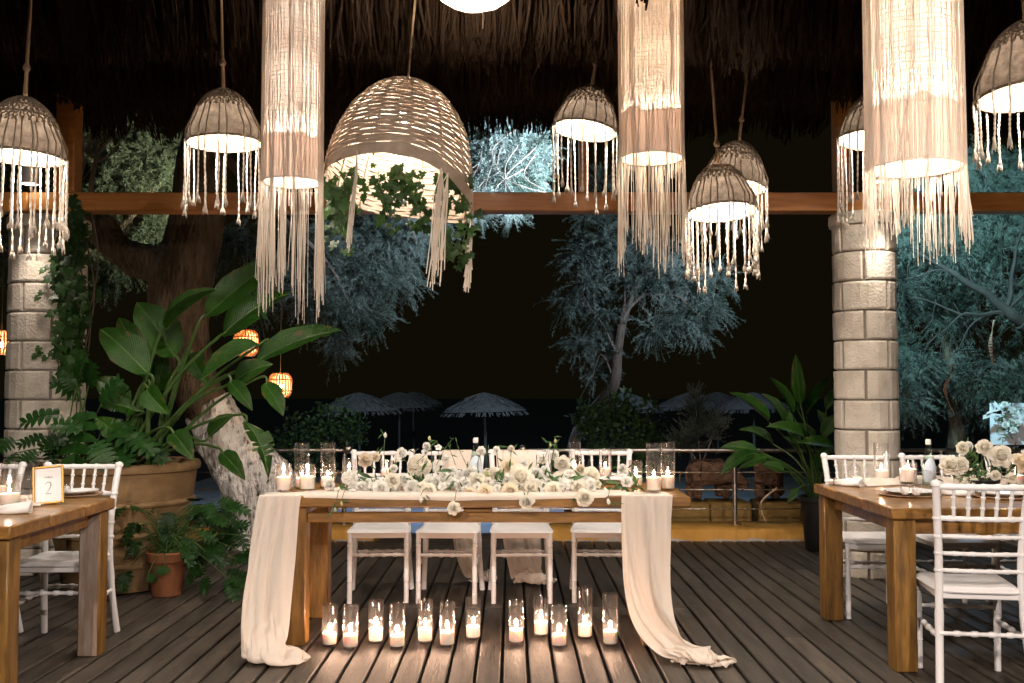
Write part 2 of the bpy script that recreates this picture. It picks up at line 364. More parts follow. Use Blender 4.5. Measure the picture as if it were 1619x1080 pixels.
# ================================================================== SETTING
g = MB()
def ground_z(x, y):
    d = max(0.0, min(1.0, (y - 17) / 14)); return -0.42 - 0.85 * d * d * (3 - 2 * d)
ys = [-30, 0, 8, 9.4, 12, 15, 17] + [18 + i for i in range(16)] + [40, 60, 120, 300]
xs = [-300, -80, -30, -15, -8, -4, 0, 4, 8, 15, 30, 80, 300]
vs = [(x, y, ground_z(x, y)) for y in ys for x in xs]; n = len(xs)
g.add(vs, [(j * n + i, j * n + i + 1, (j + 1) * n + i + 1, (j + 1) * n + i) for j in range(len(ys) - 1) for i in range(n - 1)])
struct('ground', g, 'sand')
struct('terrace', MB().box((0.6, 14.6, -0.405), (13, 10.2, 0.03)), 'concrete', smooth=False)

# ---- deck of planks along Y
deck = struct('deck', MB().box((0.1, 4.6, -0.10), (11.0, 8.3, 0.10)), 'under', smooth=False)
PW, PG = 0.1246, 0.326
def plank_mesh(L, seed):
    w = PW - 0.016; mb = MB(); ns = 7
    prof = [(-w / 2, -0.03), (-w / 2, -0.005), (-w / 2 + 0.006, 0.0), (w / 2 - 0.006, 0.0), (w / 2, -0.005), (w / 2, -0.03)]
    vs = []; k = len(prof)
    for i in range(ns + 1):
        y = L * i / ns - L / 2
        wl = nz((seed, y * 1.7, 0), 1) * 0.003; wr = nz((seed + 9, y * 1.7, 3), 1) * 0.003; up = nz((seed, y, 5), .8) * 0.0012
        for (x, z) in prof:
            vs.append((x + (wl if x < 0 else wr), y, z + (up if z > -0.02 else 0)))
    fs = [(i * k + j, i * k + j + 1, (i + 1) * k + j + 1, (i + 1) * k + j) for i in range(ns) for j in range(k - 1)]
    fs += [tuple(range(k)), tuple(ns * k + j for j in range(k))[::-1]]
    return mb.add(vs, fs).mesh('plank', True, 30)
cache = {}
k0 = int((-5.1 - PG) / PW); k1 = int((5.3 - PG) / PW)
for k in range(k0, k1):
    x = PG + (k + 0.5) * PW
    end = 8.27 if -1.2 < x < 0.33 else 8.78
    J = 6.13 if -1.25 < x < 1.2 else (rnd.choice([7.45, 4.05, 6.9]) if rnd.random() < .6 else 5.4)
    for (a, b) in ((1.2, J - 0.004), (J + 0.004, end)):
        key = (round(b - a, 2), rnd.randrange(4))
        if key not in cache: cache[key] = plank_mesh(b - a, len(cache) * 3.1)
        o = obj('plank', cache[key], 'plank', deck); o.location = (x, (a + b) / 2, rnd.uniform(-0.0015, 0.0015))
# threshold and steps down to the terrace, boards across
steps = struct('steps', MB().box((-0.435, 9.2, -0.30), (1.5, 0.9, 0.2)), 'under', smooth=False)
for i in range(7):
    o = obj('step_board', MB().box((0, 0, 0), (1.50, 0.132, 0.03), bev=0.006), 'plank', steps); o.location = (-0.435, 8.36 + i * 0.145, -0.015)
for i in range(3):
    o = obj('step_board', MB().box((0, 0, 0), (1.50, 0.132, 0.03), bev=0.006), 'plank', steps); o.location = (-0.435, 9.38 + i * 0.145, -0.185)

# ---- ochre kerbs under the railing
def kerb(x0, x1):
    mb = MB(); nx = int((x1 - x0) / 0.09)
    sec = [(8.80, -0.05), (8.805, 0.085), (8.83, 0.108), (9.26, 0.112), (9.28, 0.09), (9.28, -0.4)]
    def fn(u, v):
        i = min(len(sec) - 1, int(round(v * (len(sec) - 1)))); y, z = sec[i]; x = x0 + (x1 - x0) * u
        return (x, y + nz((x * 6, i * 3.3, 1)) * 0.010, z + (nz((x * 5, i, 4)) * 0.007 if 0 < i < 5 else 0))
    mb.grid(nx, len(sec) - 1, fn)
    k = len(sec); mb.f += [tuple(j * (nx + 1) for j in range(k)), tuple(j * (nx + 1) + nx for j in range(k))[::-1]]
    o = struct('kerb', mb, 'kerb', angle=60)
    wv = MB()
    def fw(u, v):
        x = x0 + 0.02 + (x1 - x0 - 0.04) * u; return (x, 8.792 - 0.006 * v + 0.012 * nz((x * 7, 2, 2)), -0.004 + v * (0.018 + 0.02 * max(-.6, nz((x * 4, 7, 1)) + nz((x * 15, 7, 1)) * .5)))
    wv.grid(int((x1 - x0) / 0.04), 2, fw); obj('worn_edge', wv, 'kerb_worn', o)
kerb(0.34, 5.6); kerb(-5.4, -1.21)

# ---- stone columns
def arc_stone(r0, r1, a0, a1, z0, z1, seed):
    mb = MB(); na, nzz = 7, 5; g = 0.004
    vs = []
    us = [0, .03, .22, .41, .59, .78, .97, 1]; vv = [0, .06, .35, .65, .94, 1]
    for j in range(nzz + 1):
        for i in range(na + 1):
            u = us[i]; v = vv[j]; e = min(u, 1 - u, 1e9) ; f = min(v, 1 - v)
            a = a0 + (a1 - a0) * u; z = z0 + (z1 - z0) * v
            rr = r1 - (g if (i in (0, na) or j in (0, nzz)) else 0) + nz((a * 5, z * 14, seed), 1) * 0.003 + nz((a * 14, z * 40, seed), 1) * 0.0015
            vs.append((rr * math.cos(a), rr * math.sin(a), z))
    o = len(vs)
    fs = [(j * (na + 1) + i, j * (na + 1) + i + 1, (j + 1) * (na + 1) + i + 1, (j + 1) * (na + 1) + i) for j in range(nzz) for i in range(na)]
    ring = [i for i in range(na + 1)] + [j * (na + 1) + na for j in range(1, nzz + 1)] + [nzz * (na + 1) + i for i in range(na - 1, -1, -1)] + [j * (na + 1) for j in range(nzz - 1, 0, -1)]
    for q in ring:
        x, y, z = vs[q]; l = math.hypot(x, y); vs.append((x * r0 / l, y * r0 / l, z))
    m = len(ring)
    fs += [(ring[i], o + i, o + (i + 1) % m, ring[(i + 1) % m]) for i in range(m)]
    return mb.add(vs, fs)
def column(loc, rad, lbl, rot):
    t = thing('stone_column', lbl, 'column', loc, 0, 'stone columns of the pergola')
    obj('core', MB().lathe([(rad - 0.020, 0), (rad - 0.020, 2.46)], 40, capt=True), 'mortar', t)
    h = 0.212; face = math.atan2(-loc[1], -loc[0]) + rot
    for k in range(12):
        z0 = -0.02 + k * h; off = 0 if k % 2 == 0 else PI / 4
        for q in range(4):
            j = rnd.uniform(-.03, .03)
            a0 = face + off + q * PI / 2; gj = 0.011 / rad
            obj('stone', arc_stone(rad - 0.03, rad + rnd.uniform(-.002, .003), a0 + gj + j * 0, a0 + PI / 2 - gj, max(0.003, z0 + 0.007), z0 + h - 0.007, k * 4 + q + loc[0]), 'stone', t, angle=14)
    mb = MB(); R1 = rad + 0.016
    mb.lathe([(rad - 0.01, 2.505), (R1, 2.51), (R1 + 0.006, 2.53), (R1 + 0.004, 2.585), (R1 - 0.01, 2.6), (0.02, 2.6)], 40)
    obj('capital', mb, 'stone', t)
    return t
colR = column((2.565, 7.22, 0), 0.222, 'round limestone block column behind the table at the right, beside the dark potted plant', 0)
colL = column((-3.47, 7.42, 0), 0.272, 'round limestone block column overgrown with ivy beside the big clay tub', 0.12)

# ---- beams and posts
def beam(x0, x1, lbl):
    t = obj('wooden_beam', MB().box((0, 0, 0), (x1 - x0, 0.16, 0.135), bev=0.008), 'beam'); t.location = ((x0 + x1) / 2, 7.16, 2.672)
    tag(t, lbl, 'beam', 'varnished beams on the columns')
beam(-5.6, -3.474, 'short varnished roof beam running left out of the ivy covered column')
beam(-3.47, 2.56, 'long varnished orange brown roof beam spanning between the two stone columns')
beam(2.564, 5.8, 'varnished roof beam running right from the right stone column')
def post(x, w, lbl, y=7.16, top=3.5):
    o = obj('wooden_post', MB().box((0, 0, 0), (w, w, top - 2.743), bev=0.008), 'beam'); o.location = (x, y, (top + 2.743) / 2)
    tag(o, lbl, 'post', 'posts between beam and roof')
post(-3.22, 0.14, 'reddish square post rising from the beam beside the leftmost bell lamp')
post(0.52, 0.07, 'slim brown post above the beam behind the tilted bell lamp')
post(2.40, 0.12, 'dark square post above the right stone column')

# ---- thatched roof
roof = thing('thatched_roof', 'dark palm thatch roof hanging in shaggy tiers over the terrace', 'roof', (0, 5, 3.2))
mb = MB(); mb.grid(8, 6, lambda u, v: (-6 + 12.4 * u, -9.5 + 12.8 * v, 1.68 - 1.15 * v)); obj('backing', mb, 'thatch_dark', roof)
def tier(Y, yb, count, lmin, lmax, thick, seed):
    r = np.random.default_rng(seed)
    zb = P(809, yb, Y).z
    nb = count // 7
    bx = r.uniform(-5.8, 6.0, nb); btx = r.normal(0, 0.10, nb); bz = r.normal(0, 0.035, nb); by = r.normal(0, 0.07, nb)
    idx = np.repeat(np.arange(nb), 7); n = len(idx)
    x = bx[idx] + r.normal(0, 0.022, n); tx = btx[idx] + r.normal(0, 0.05, n)
    L = r.uniform(lmin, lmax, n); zb_ = zb + bz[idx] + r.exponential(0.035, n) - 0.02; yb_ = Y + by[idx] + r.normal(0, 0.05, n)
    w = r.uniform(0.0035, 0.0085, n); K = 4
    tw = r.uniform(-0.9, 0.9, n); ux = np.cos(tw); uy = np.sin(tw)
    V = np.zeros((n, K + 1, 2, 3)); cur = r.normal(0, 0.03, n)
    for k in range(K + 1):
        t = k / K                                # 0 = top
        px = x + tx * L * (t - 1) + cur * np.sin(t * PI); py = yb_ - 0.38 * L * (1 - t); pz = zb_ + L * (1 - t)
        ww = w * (1.0 if k < K else 0.75)
        V[:, k, 0] = np.stack([px - ux * ww, py - uy * ww, pz], 1); V[:, k, 1] = np.stack([px + ux * ww, py + uy * ww, pz], 1)
    V = V.reshape(-1, 3); base = (np.arange(n) * (K + 1) * 2)[:, None]
    F = np.concatenate([np.stack([base[:, 0] + 2 * k, base[:, 0] + 2 * k + 1, base[:, 0] + 2 * k + 3, base[:, 0] + 2 * k + 2], 1) for k in range(K)])
    V = V - np.array([0, 5, 3.2])
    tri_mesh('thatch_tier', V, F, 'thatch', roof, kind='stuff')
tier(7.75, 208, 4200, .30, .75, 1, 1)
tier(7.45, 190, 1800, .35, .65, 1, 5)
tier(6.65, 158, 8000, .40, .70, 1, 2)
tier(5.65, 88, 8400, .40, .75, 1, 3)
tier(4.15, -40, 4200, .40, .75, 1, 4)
for yy in (4.2, 5.2, 6.2, 7.3):
    o = obj('purlin', MB().tube([(-5.8, yy - 5, 0.62 - (yy - 4.2) * .09), (6.2, yy - 5, 0.62 - (yy - 4.2) * .09)], 0.035, 8), 'twig_dark', roof)

# ---- railing beyond the deck
def railing(x0, x1, posts, ball, lbl):
    t = thing('metal_railing', lbl, 'railing', (0, 9.08, 0.11))
    obj('top_rail', MB().tube([(x0, 0, 0.665), (x1, 0, 0.665)], 0.0185, 10), 'steel', t)
    for z in (0.135, 0.31, 0.465):
        obj('cable', MB().tube([(x0, 0, z), (x1, 0, z)], 0.006, 6), 'steel', t)
    for x in posts:
        p = obj('post', MB().tube([(x, 0, 0), (x, 0, 0.63)], 0.021, 12), 'steel', t)
        obj('flange', MB().lathe([(0.05, 0.001), (0.05, 0.008), (0.022, 0.014)], 16, (x, 0, 0)), 'steel', p)
        obj('bracket', MB().tube([(x, 0, 0.62), (x, 0, 0.655)], 0.008, 6), 'steel', p)
    for x in ball:
        obj('end_ball', MB().lathe([(0.042 * math.sin(a * PI / 10) + 1e-4, -0.042 * math.cos(a * PI / 10)) for a in range(11)], 16, (x, 0, 0.675)), 'steel', t)
    return t
railing(0.10, 5.6, (0.14, 2.02, 3.9), (0.10,), 'steel cable railing on the ochre kerb right of the steps')
railing(-5.4, -1.50, (-1.52, -3.4), (-1.49,), 'steel cable railing with a ball end left of the steps, behind the candles')

# ================================================================== VEGETATION HELPERS
def catmull(pts, sub=6):
    pts = [Vector(p) for p in pts]; out = []
    for i in range(len(pts) - 1):
        p0 = pts[max(i - 1, 0)]; p1 = pts[i]; p2 = pts[i + 1]; p3 = pts[min(i + 2, len(pts) - 1)]
        for k in range(sub):
            t = k / sub
            out.append(0.5 * ((2 * p1) + (p2 - p0) * t + (2 * p0 - 5 * p1 + 4 * p2 - p3) * t * t + (3 * p1 - p0 - 3 * p2 + p3) * t ** 3))
    out.append(pts[-1]); return out
def trunk_mb(path, rough=0.16, n=28, sub=8, seed=0, mb=None):     # path: [(Vector, radius)]
    mb = mb or MB(); pts = catmull([p for p, _ in path], sub)
    rad = [r for _, r in path]; rs = []
    for i in range(len(pts)):
        f = min(len(rad) - 1.001, i / sub); a = int(f); rs.append(rad[a] + (rad[a + 1] - rad[a]) * (f - a))
    o = len(mb.v); mb.tube(pts, rs, n)
    for k in range(o, len(mb.v)):
        i = (k - o) // n
        if i >= len(pts): break
        v = Vector(mb.v[k]); d = v - pts[i]
        w = nz((v.x * 3.2, v.y * 3.2, v.z * 1.1), 1, seed) * 1.2 + nz((v.x * 11, v.y * 11, v.z * 2.2), 1, seed) * .7 + nz((v.x * 26, v.y * 26, v.z * 6), 1, seed) * .35
        mb.v[k] = tuple(pts[i] + d * (1 + rough * w))
    return mb
def limb(mb, pts, r0, r1, n=7, jit=0.0):
    pp = catmull(pts, 5); k = len(pp)
    if jit: pp = [p + Vector((nz(p, 5, 1), nz(p, 5, 2), nz(p, 5, 3))) * jit for p in pp]
    mb.tube(pp, [r0 + (r1 - r0) * i / (k - 1) for i in range(k)], n); return pp
def plume_arrays(blobs, plen=(0.16, 0.40), nneed=52, nl=(0.035, 0.085), nw=0.0029, droop=0.30, up=0.0, seed=0, mult=3.4):
    r = np.random.default_rng(seed); Vs = []
    for (c, rad, n) in blobs:
        n = int(n * mult); c = np.array(c); u = r.normal(0, 1, (n, 3)); u /= np.linalg.norm(u, axis=1)[:, None]
        root = c + u * rad * r.uniform(0.05, 1.0, (n, 1)) * np.array([1, .8, .85])
        d = u + r.normal(0, .35, (n, 3)) + np.array([0, 0, up]); d /= np.linalg.norm(d, axis=1)[:, None]
        L = r.uniform(*plen, (n, 1)) * (0.6 + 0.4 * min(1, rad / 0.5))
        t = np.sort(r.uniform(0.02, 1, (n, nneed)), axis=1)[..., None]
        Lb = L[:, None, :]
        p = root[:, None] + d[:, None] * Lb * t + np.array([0, 0, -1.0]) * Lb * droop * t * t
        tan = d[:, None] + np.array([0, 0, -1.0]) * 2 * droop * t
        tan = tan / np.linalg.norm(tan, axis=2, keepdims=True)
        rd = r.normal(0, 1, (n, nneed, 3))
        nd = tan * 0.75 + rd * 0.55; nd /= np.linalg.norm(nd, axis=2, keepdims=True)
        ln = r.uniform(*nl, (n, nneed, 1)) * (1.15 - 0.6 * t)
        sd = np.cross(nd, r.normal(0, 1, (n, nneed, 3))); sd /= np.linalg.norm(sd, axis=2, keepdims=True) + 1e-9
        a = p - sd * nw; b = p + sd * nw; q = p + nd * ln
        Vs.append(np.stack([a, b, q], 2).reshape(-1, 3))
        # the plume's own twig
        m = 6; ts = np.linspace(0, 1, m)[None, :, None]
        sp = root[:, None] + d[:, None] * Lb * ts + np.array([0, 0, -1.0]) * Lb * droop * ts * ts
        sx = np.cross(d, r.normal(0, 1, (n, 3))); sx /= np.linalg.norm(sx, axis=1)[:, None] + 1e-9
        w = sx[:, None] * 0.003 * (1 - ts * .7)
        a = sp[:, :-1] - w[:, :-1]; b = sp[:, :-1] + w[:, :-1]; q = sp[:, 1:]
        Vs.append(np.stack([a, b, q], 2).reshape(-1, 3))
    V = np.concatenate(Vs); F = np.arange(len(V)).reshape(-1, 3); return V, F
def crown(root, blobs, m='needle', **k):
    V, F = plume_arrays(blobs, **k); V = V - np.array(root.location)
    o = tri_mesh('crown', V, F, m, root); o['kind'] = 'stuff'; return o
def blob(px, py, Y, rpx, n): return (P(px, py, Y), rpx * mpx(Y), n)
def leaf_cloud(c, rad, n, size, m, root, name='foliage', seed=0, squash=(1, 1, 1)):
    r = np.random.default_rng(seed)
    u = r.normal(0, 1, (n, 3)); u /= np.linalg.norm(u, axis=1)[:, None]
    p = np.array(c) + u * np.array(squash) * rad * (r.uniform(0.15, 1, (n, 1)) ** .5) * (1 + 0.3 * np.sin(u[:, :1] * 7 + u[:, 2:] * 5))
    d = r.normal(0, 1, (n, 3)) + u * .8; d /= np.linalg.norm(d, axis=1)[:, None]
    s = np.cross(d, r.normal(0, 1, (n, 3))); s /= np.linalg.norm(s, axis=1)[:, None]
    L = size * r.uniform(.6, 1.3, (n, 1))
    V = np.stack([p, p + d * L * .45 + s * L * .28, p + d * L, p + d * L * .45 - s * L * .28], 1).reshape(-1, 3) - np.array(root.location)
    o = tri_mesh(name, V, np.arange(len(V)).reshape(-1, 4), m, root); o['kind'] = 'stuff'; return o

def leaf_paddle(arch=0.12, fold=0.22, split=0, power=0.75, ripple=0.006, seed=0, nu=8, nv=14):
    mb = MB(); r = random.Random(seed)
    cuts = sorted(r.sample(range(3, nv - 2), split)) if split else []
    def pos(t, u, side):
        w = 0.5 * (math.sin(PI * min(1, max(0, t)) ** power) ** 0.75 if 0 < t < 1 else 0) * (1 + .04 * math.sin(t * 17 + seed))
        x = u * w; z = arch * 4 * t * (1 - t) * .5 + arch * .3 * (1 - t) * 0 + fold * abs(x) - 0.12 * x * x * 4 * fold + ripple * math.sin(34 * t - abs(u) * 5 + seed) * abs(u)
        return (x, t, z - arch * .4 * t * t * 0)
    for side in (-1, 1):
        segs = [0] + (cuts if side > 0 else [min(nv - 2, c + 1) for c in cuts]) + [nv]
        for a, b in zip(segs[:-1], segs[1:]):
            if b <= a: continue
            vs = []; m = nu // 2
            for j in range(a, b + 1):
                for i in range(m + 1):
                    t = j / nv; u = i / m
                    sh = 0.0
                    if split and u > 0.2:
                        if j == a and a != 0: sh = 0.022 * (u - .2)
                        if j == b and b != nv: sh = -0.022 * (u - .2)
                    x, y, z = pos(t + sh, side * u, side)
                    if split: z -= 0.10 * u * u * ((a * 7 + side) % 3 - 0.6) * 0.5
                    vs.append((x, y, z))
            fs = [(j * (m + 1) + i, j * (m + 1) + i + 1, (j + 1) * (m + 1) + i + 1, (j + 1) * (m + 1) + i) for j in range(b - a) for i in range(m)]
            mb.add(vs, fs)
    return mb.mesh('paddle_leaf', True, 0, fix=False)
def leaf_lobed(lobes=6, seed=0, depth=0.45):
    mb = MB(); r = random.Random(seed)
    N = lobes
    mid = [(0, t, 0.10 * 4 * t * (1 - t)) for t in [i / (2 * N) for i in range(2 * N + 1)]]
    for side in (-1, 1):
        for i in range(N):
            t0 = 0.02 + 0.9 * i / N; t1 = 0.02 + 0.9 * (i + 0.82) / N; tc = (t0 + t1) / 2
            w = 0.5 * (math.sin(PI * (0.14 + 0.80 * tc)) ** 0.8) * r.uniform(.88, 1.08)
            z = lambda t, x: 0.10 * 4 * t * (1 - t) + 0.25 * abs(x) - 0.55 * x * x
            fwd = 0.20 * (tc - 0.25) + 0.04
            inner = 1 - depth
            a = (0, t0, z(t0, 0)); b = (0, t1, z(t1, 0))
            ai = (side * w * inner, t0 + fwd * inner - .004, z(t0, w * inner)); bi = (side * w * inner, t1 + fwd * inner + .01, z(t1, w * inner))
            am = (side * w * (inner + 1) / 2, t0 + fwd * .75 + .014, z(t0, w * .75)); bm = (side * w * (inner + 1) / 2, t1 + fwd * .75 - .004, z(t1, w * .75))
            tip = (side * w, tc + fwd + .02, z(tc, w) - .02)
            mb.add([a, b, ai, bi, am, bm, tip], [(0, 2, 3, 1), (2, 4, 5, 3), (4, 6, 5)])
            if i < N - 1:
                t2 = 0.02 + 0.9 * (i + 1) / N
                mb.add([b, (0, t2, z(t2, 0)), (side * w * inner * .8, t2 + fwd * inner * .8, z(t2, w * inner * .8)), bi], [(0, 3, 2, 1)])
        mb.add([(0, 0.9, 0.03), (side * .09, .93, .03), (0, 1.03, 0)], [(0, 1, 2)])
    return mb.mesh('lobed_leaf', True, 0, fix=False)
def leaf_ivy(seed=0):
    r = random.Random(seed)
    out = [(0, 0.12), (0.24, -0.06), (0.50, 0.20), (0.30, 0.34), (0.46, 0.62), (0.20, 0.60), (0, 1.0)]
    pts = [(x * r.uniform(.9, 1.1), y + r.uniform(-.03, .03)) for x, y in out]
    L = pts + [(-x * r.uniform(.9, 1.1), y + r.uniform(-.03, .03)) for x, y in pts[-2:0:-1]]
    vs = [(0, 0.36, 0.05)] + [(x, y, 0.12 * abs(x) - .10 * (abs(x) ** 2 + (y - .36) ** 2)) for x, y in L]
    n = len(L); return MB().add(vs, [(0, 1 + i, 1 + (i + 1) % n) for i in range(n)]).mesh('ivy_leaf', True, 0, fix=False)
def leaf_small(seed=0):
    vs = [(0, 0, 0), (.2, .3, .06), (.22, .55, .06), (0, 1, -.05), (-.22, .55, .06), (-.2, .3, .06), (0, .3, 0), (0, .6, .01)]
    return MB().add(vs, [(0, 1, 6), (1, 2, 7, 6), (2, 3, 7), (3, 4, 7), (4, 5, 6, 7), (5, 0, 6)]).mesh('small_leaf', True, 0, fix=False)
def place(name, me, m, root, base, tip, width, up=(0, -0.5, 1), sub=None):
    base = Vector(base); tip = Vector(tip); d = tip - base; L = d.length; y = d / L
    up = Vector(up); x = y.cross(up)
    if x.length < 1e-4: x = y.orthogonal()
    x.normalize(); z = x.cross(y)
    if not me.materials: me.materials.append(M[m])
    o = link(name, me, root)
    mt = Matrix(((x.x * width, y.x * L, z.x * L, 0), (x.y * width, y.y * L, z.y * L, 0), (x.z * width, y.z * L, z.z * L, 0), (0, 0, 0, 1)))
    mt.translation = base - (root.location if root else Vector())
    o.matrix_basis = mt; return o
PAD = [leaf_paddle(.16, .22, 0, seed=1), leaf_paddle(.28, .3, 0, seed=2), leaf_paddle(.10, .5, 0, .8, seed=3), leaf_paddle(.3, .2, 4, seed=4), leaf_paddle(.2, .25, 2, seed=5)]
for k in PAD: k.materials.append(M['leaf'])
LOB = [leaf_lobed(6, s) for s in (1, 2)] + [leaf_lobed(5, 3, .55)]
for k in LOB: k.materials.append(M['leaf_dark'])
IVY = [leaf_ivy(s) for s in range(4)]
for k in IVY: k.materials.append(M['ivy'])
SML = leaf_small()

# ================================================================== TREES
# the big old tamarisk whose limewashed foot stands by the railing
t = thing('tamarisk_tree', 'old tamarisk with forked dark trunk and limewashed foot behind the big clay tub', 'tree', (-2.0, 8.6, -0.42))
Yt = 8.5
def tp(px, py, rpx, Y=Yt): return (P(px, py, Y), rpx * mpx(Y))
low = [(Vector((-1.92, 8.6, -0.5)), .42), tp(425, 812, 62), tp(398, 760, 54), tp(362, 700, 45), tp(326, 645, 38)]
obj('limewashed_foot', trunk_mb(low, .20, 44, 14, 2), 'limewash', t, world=True, angle=0)
hi = [tp(332, 652, 37), tp(300, 590, 42), tp(285, 510, 45), tp(287, 440, 50), tp(302, 385, 42), tp(312, 330, 39), tp(318, 260, 36), tp(330, 180, 32), tp(345, 60, 28)]
trk = obj('trunk', trunk_mb(hi, .17, 44, 12, 5), 'bark', t, world=True, angle=0)
obj('limb', trunk_mb([tp(280, 440, 36), tp(245, 420, 29), tp(208, 408, 25), tp(178, 388, 24), tp(160, 360, 26), tp(138, 338, 24), tp(100, 320, 20)], .2, 30, 10, 8), 'bark', t, world=True, angle=0)
mb = MB()
limb(mb, [P(345, 60, 8.5), P(480, 150, 9.2), P(620, 300, 10), P(660, 390, 10.4)], .07, .012)
limb(mb, [P(480, 150, 9.2), P(700, 180, 10), P(830, 250, 10.3)], .05, .01)
limb(mb, [P(340, 230, 8.6), P(430, 330, 9.2), P(520, 420, 9.8), P(560, 500, 10)], .05, .008)
for q in range(14):
    a = (rnd.uniform(720, 850), rnd.uniform(200, 270)); limb(mb, [P(*a, 9.9), P(a[0] + rnd.uniform(-50, 10), a[1] + rnd.uniform(20, 50), 9.8), P(a[0] + rnd.uniform(-30, 30), a[1] + rnd.uniform(50, 90), 9.75)], .008, .003, 5, .02)
obj('branch', mb, 'twig_dark', t, world=True)
bl = [blob(655, 365, 10.6, 42, 62), blob(610, 385, 10.4, 45, 60), blob(560, 360, 10.4, 45, 50), blob(625, 430, 10.5, 40, 50), blob(570, 440, 10.2, 45, 54), blob(520, 410, 10, 42, 46),
      blob(540, 495, 10, 38, 40), blob(585, 500, 10.2, 24, 24), blob(500, 470, 9.8, 35, 36), blob(470, 390, 9.8, 40, 36), blob(440, 440, 9.8, 35, 26), blob(530, 545, 10, 18, 14), blob(690, 340, 10.6, 18, 20),
      blob(775, 235, 10.1, 30, 54), blob(815, 255, 10.2, 30, 58), blob(845, 232, 10.3, 20, 34), blob(760, 275, 10, 26, 46), blob(800, 290, 10.1, 24, 42), blob(838, 283, 10.2, 16, 26), blob(730, 240, 10, 26, 34),
      blob(705, 300, 10.2, 20, 20), blob(760, 338, 10.3, 10, 10), blob(810, 338, 10.3, 8, 9), blob(780, 200, 10, 30, 40), blob(840, 200, 10.2, 22, 30), blob(370, 380, 9.4, 35, 26), blob(400, 470, 9.5, 26, 20)]
crown(t, bl, seed=3)
# green tamarisk at the left
t = thing('tamarisk_tree', 'green feathery tamarisk lit warm, behind the left beam and the ivy', 'tree', (-5.2, 11.0, -0.42))
mb = MB(); limb(mb, [Vector((-5.2, 11.0, -0.45)), P(100, 560, 10.6), P(130, 420, 10.4), P(160, 300, 10.2)], .10, .02); limb(mb, [P(130, 420, 10.4), P(220, 330, 10.2), P(270, 250, 10.2)], .04, .01)
obj('trunk', mb, 'bark', t, world=True)
bl = [blob(135, 250, 10.2, 34, 42), blob(180, 285, 10.1, 34, 46), blob(230, 255, 10.2, 36, 46), blob(265, 285, 10.2, 28, 34), blob(215, 215, 10.3, 30, 34), blob(150, 320, 10.2, 30, 36), blob(250, 355, 10.3, 26, 28), blob(245, 385, 10.3, 20, 20),
      blob(160, 425, 10.0, 30, 32), blob(190, 420, 10, 22, 24), blob(115, 330, 10.2, 26, 30), blob(300, 230, 10.4, 22, 20), blob(130, 200, 10.3, 30, 30), blob(40, 320, 10.6, 50, 40), blob(-30, 400, 10.8, 60, 40)]
crown(t, bl, 'needle_g', seed=9, nw=.0042)
# bare shrub in front of it
t = thing('bare_shrub', 'pale leafless forked branch rising above the left end of the beam', 'shrub', P(148, 360, 8.9))
mb = MB()
def px_limb(pts, Y, r0, r1, jit=.01): limb(mb, [P(a, b, Y) for a, b in pts], r0, r1, 6, jit)
px_limb([(148, 372), (143, 300), (158, 240), (188, 208)], 8.9, .028, .012)
px_limb([(155, 255), (180, 240), (192, 210)], 8.85, .014, .006); px_limb([(158, 240), (152, 215), (160, 180)], 8.9, .013, .004)
px_limb([(160, 238), (170, 205), (178, 165)], 8.95, .012, .004); px_limb([(188, 208), (200, 190), (196, 160)], 8.9, .012, .004); px_limb([(190, 207), (220, 203), (245, 206)], 8.9, .010, .004)
for q in range(16): px_limb([(110 + rnd.uniform(-6, 20), 290 + rnd.uniform(-40, 20)), (130 + rnd.uniform(-10, 20), 250 + rnd.uniform(-30, 20)), (150 + rnd.uniform(-20, 20), 225 + rnd.uniform(-30, 20))], 8.8 + rnd.uniform(-.1, .1), .004, .002)
obj('branch', mb, 'twig', t, world=True)
mb = MB()
for q in range(26):
    x = rnd.uniform(146, 200); px_limb([(x, 375 + rnd.uniform(-6, 10)), (x + rnd.uniform(-18, 18), 352 + rnd.uniform(-8, 8)), (x + rnd.uniform(-35, 35), 330 + rnd.uniform(-12, 12))], 8.75 + rnd.uniform(-.1, .1), .005, .002)
obj('twig', mb, 'twig', t, world=True)['kind'] = 'stuff'
# tree in the middle right
t = thing('tamarisk_tree', 'leaning tamarisk with thin crooked trunk growing beyond the railing at the centre', 'tree', (0.75, 12.4, -0.42))
tr = [(Vector((0.72, 12.2, -0.5)), .085), tp(905, 710, 9, 12.2), tp(935, 655, 9, 12.2), tp(968, 610, 10, 12), tp(975, 560, 9, 12), tp(985, 500, 8, 12), tp(1005, 450, 6, 12), tp(1030, 415, 4, 12)]
obj('trunk', trunk_mb(tr, .12, 16, 8, 4), 'trunk_brown', t, world=True, angle=0)
mb = MB()
for pts, r0 in (([(985, 505), (1000, 480), (1025, 465), (1075, 470), (1100, 490)], .030), ([(990, 490), (1010, 440), (1050, 430), (1090, 440)], .022), ([(975, 560), (955, 520), (930, 480), (905, 440)], .018), ([(980, 530), (990, 440), (985, 380)], .016),
                ([(970, 600), (950, 560), (935, 600)], .012), ([(1025, 465), (1045, 480), (1050, 510), (1030, 520)], .010), ([(1010, 480), (1030, 505), (1035, 540)], .009), ([(1075, 470), (1110, 500), (1140, 495)], .010)):
    limb(mb, [P(a, b, 11.95) for a, b in pts], r0, .004, 6, .02)
obj('branch', mb, 'twig_dark', t, world=True)
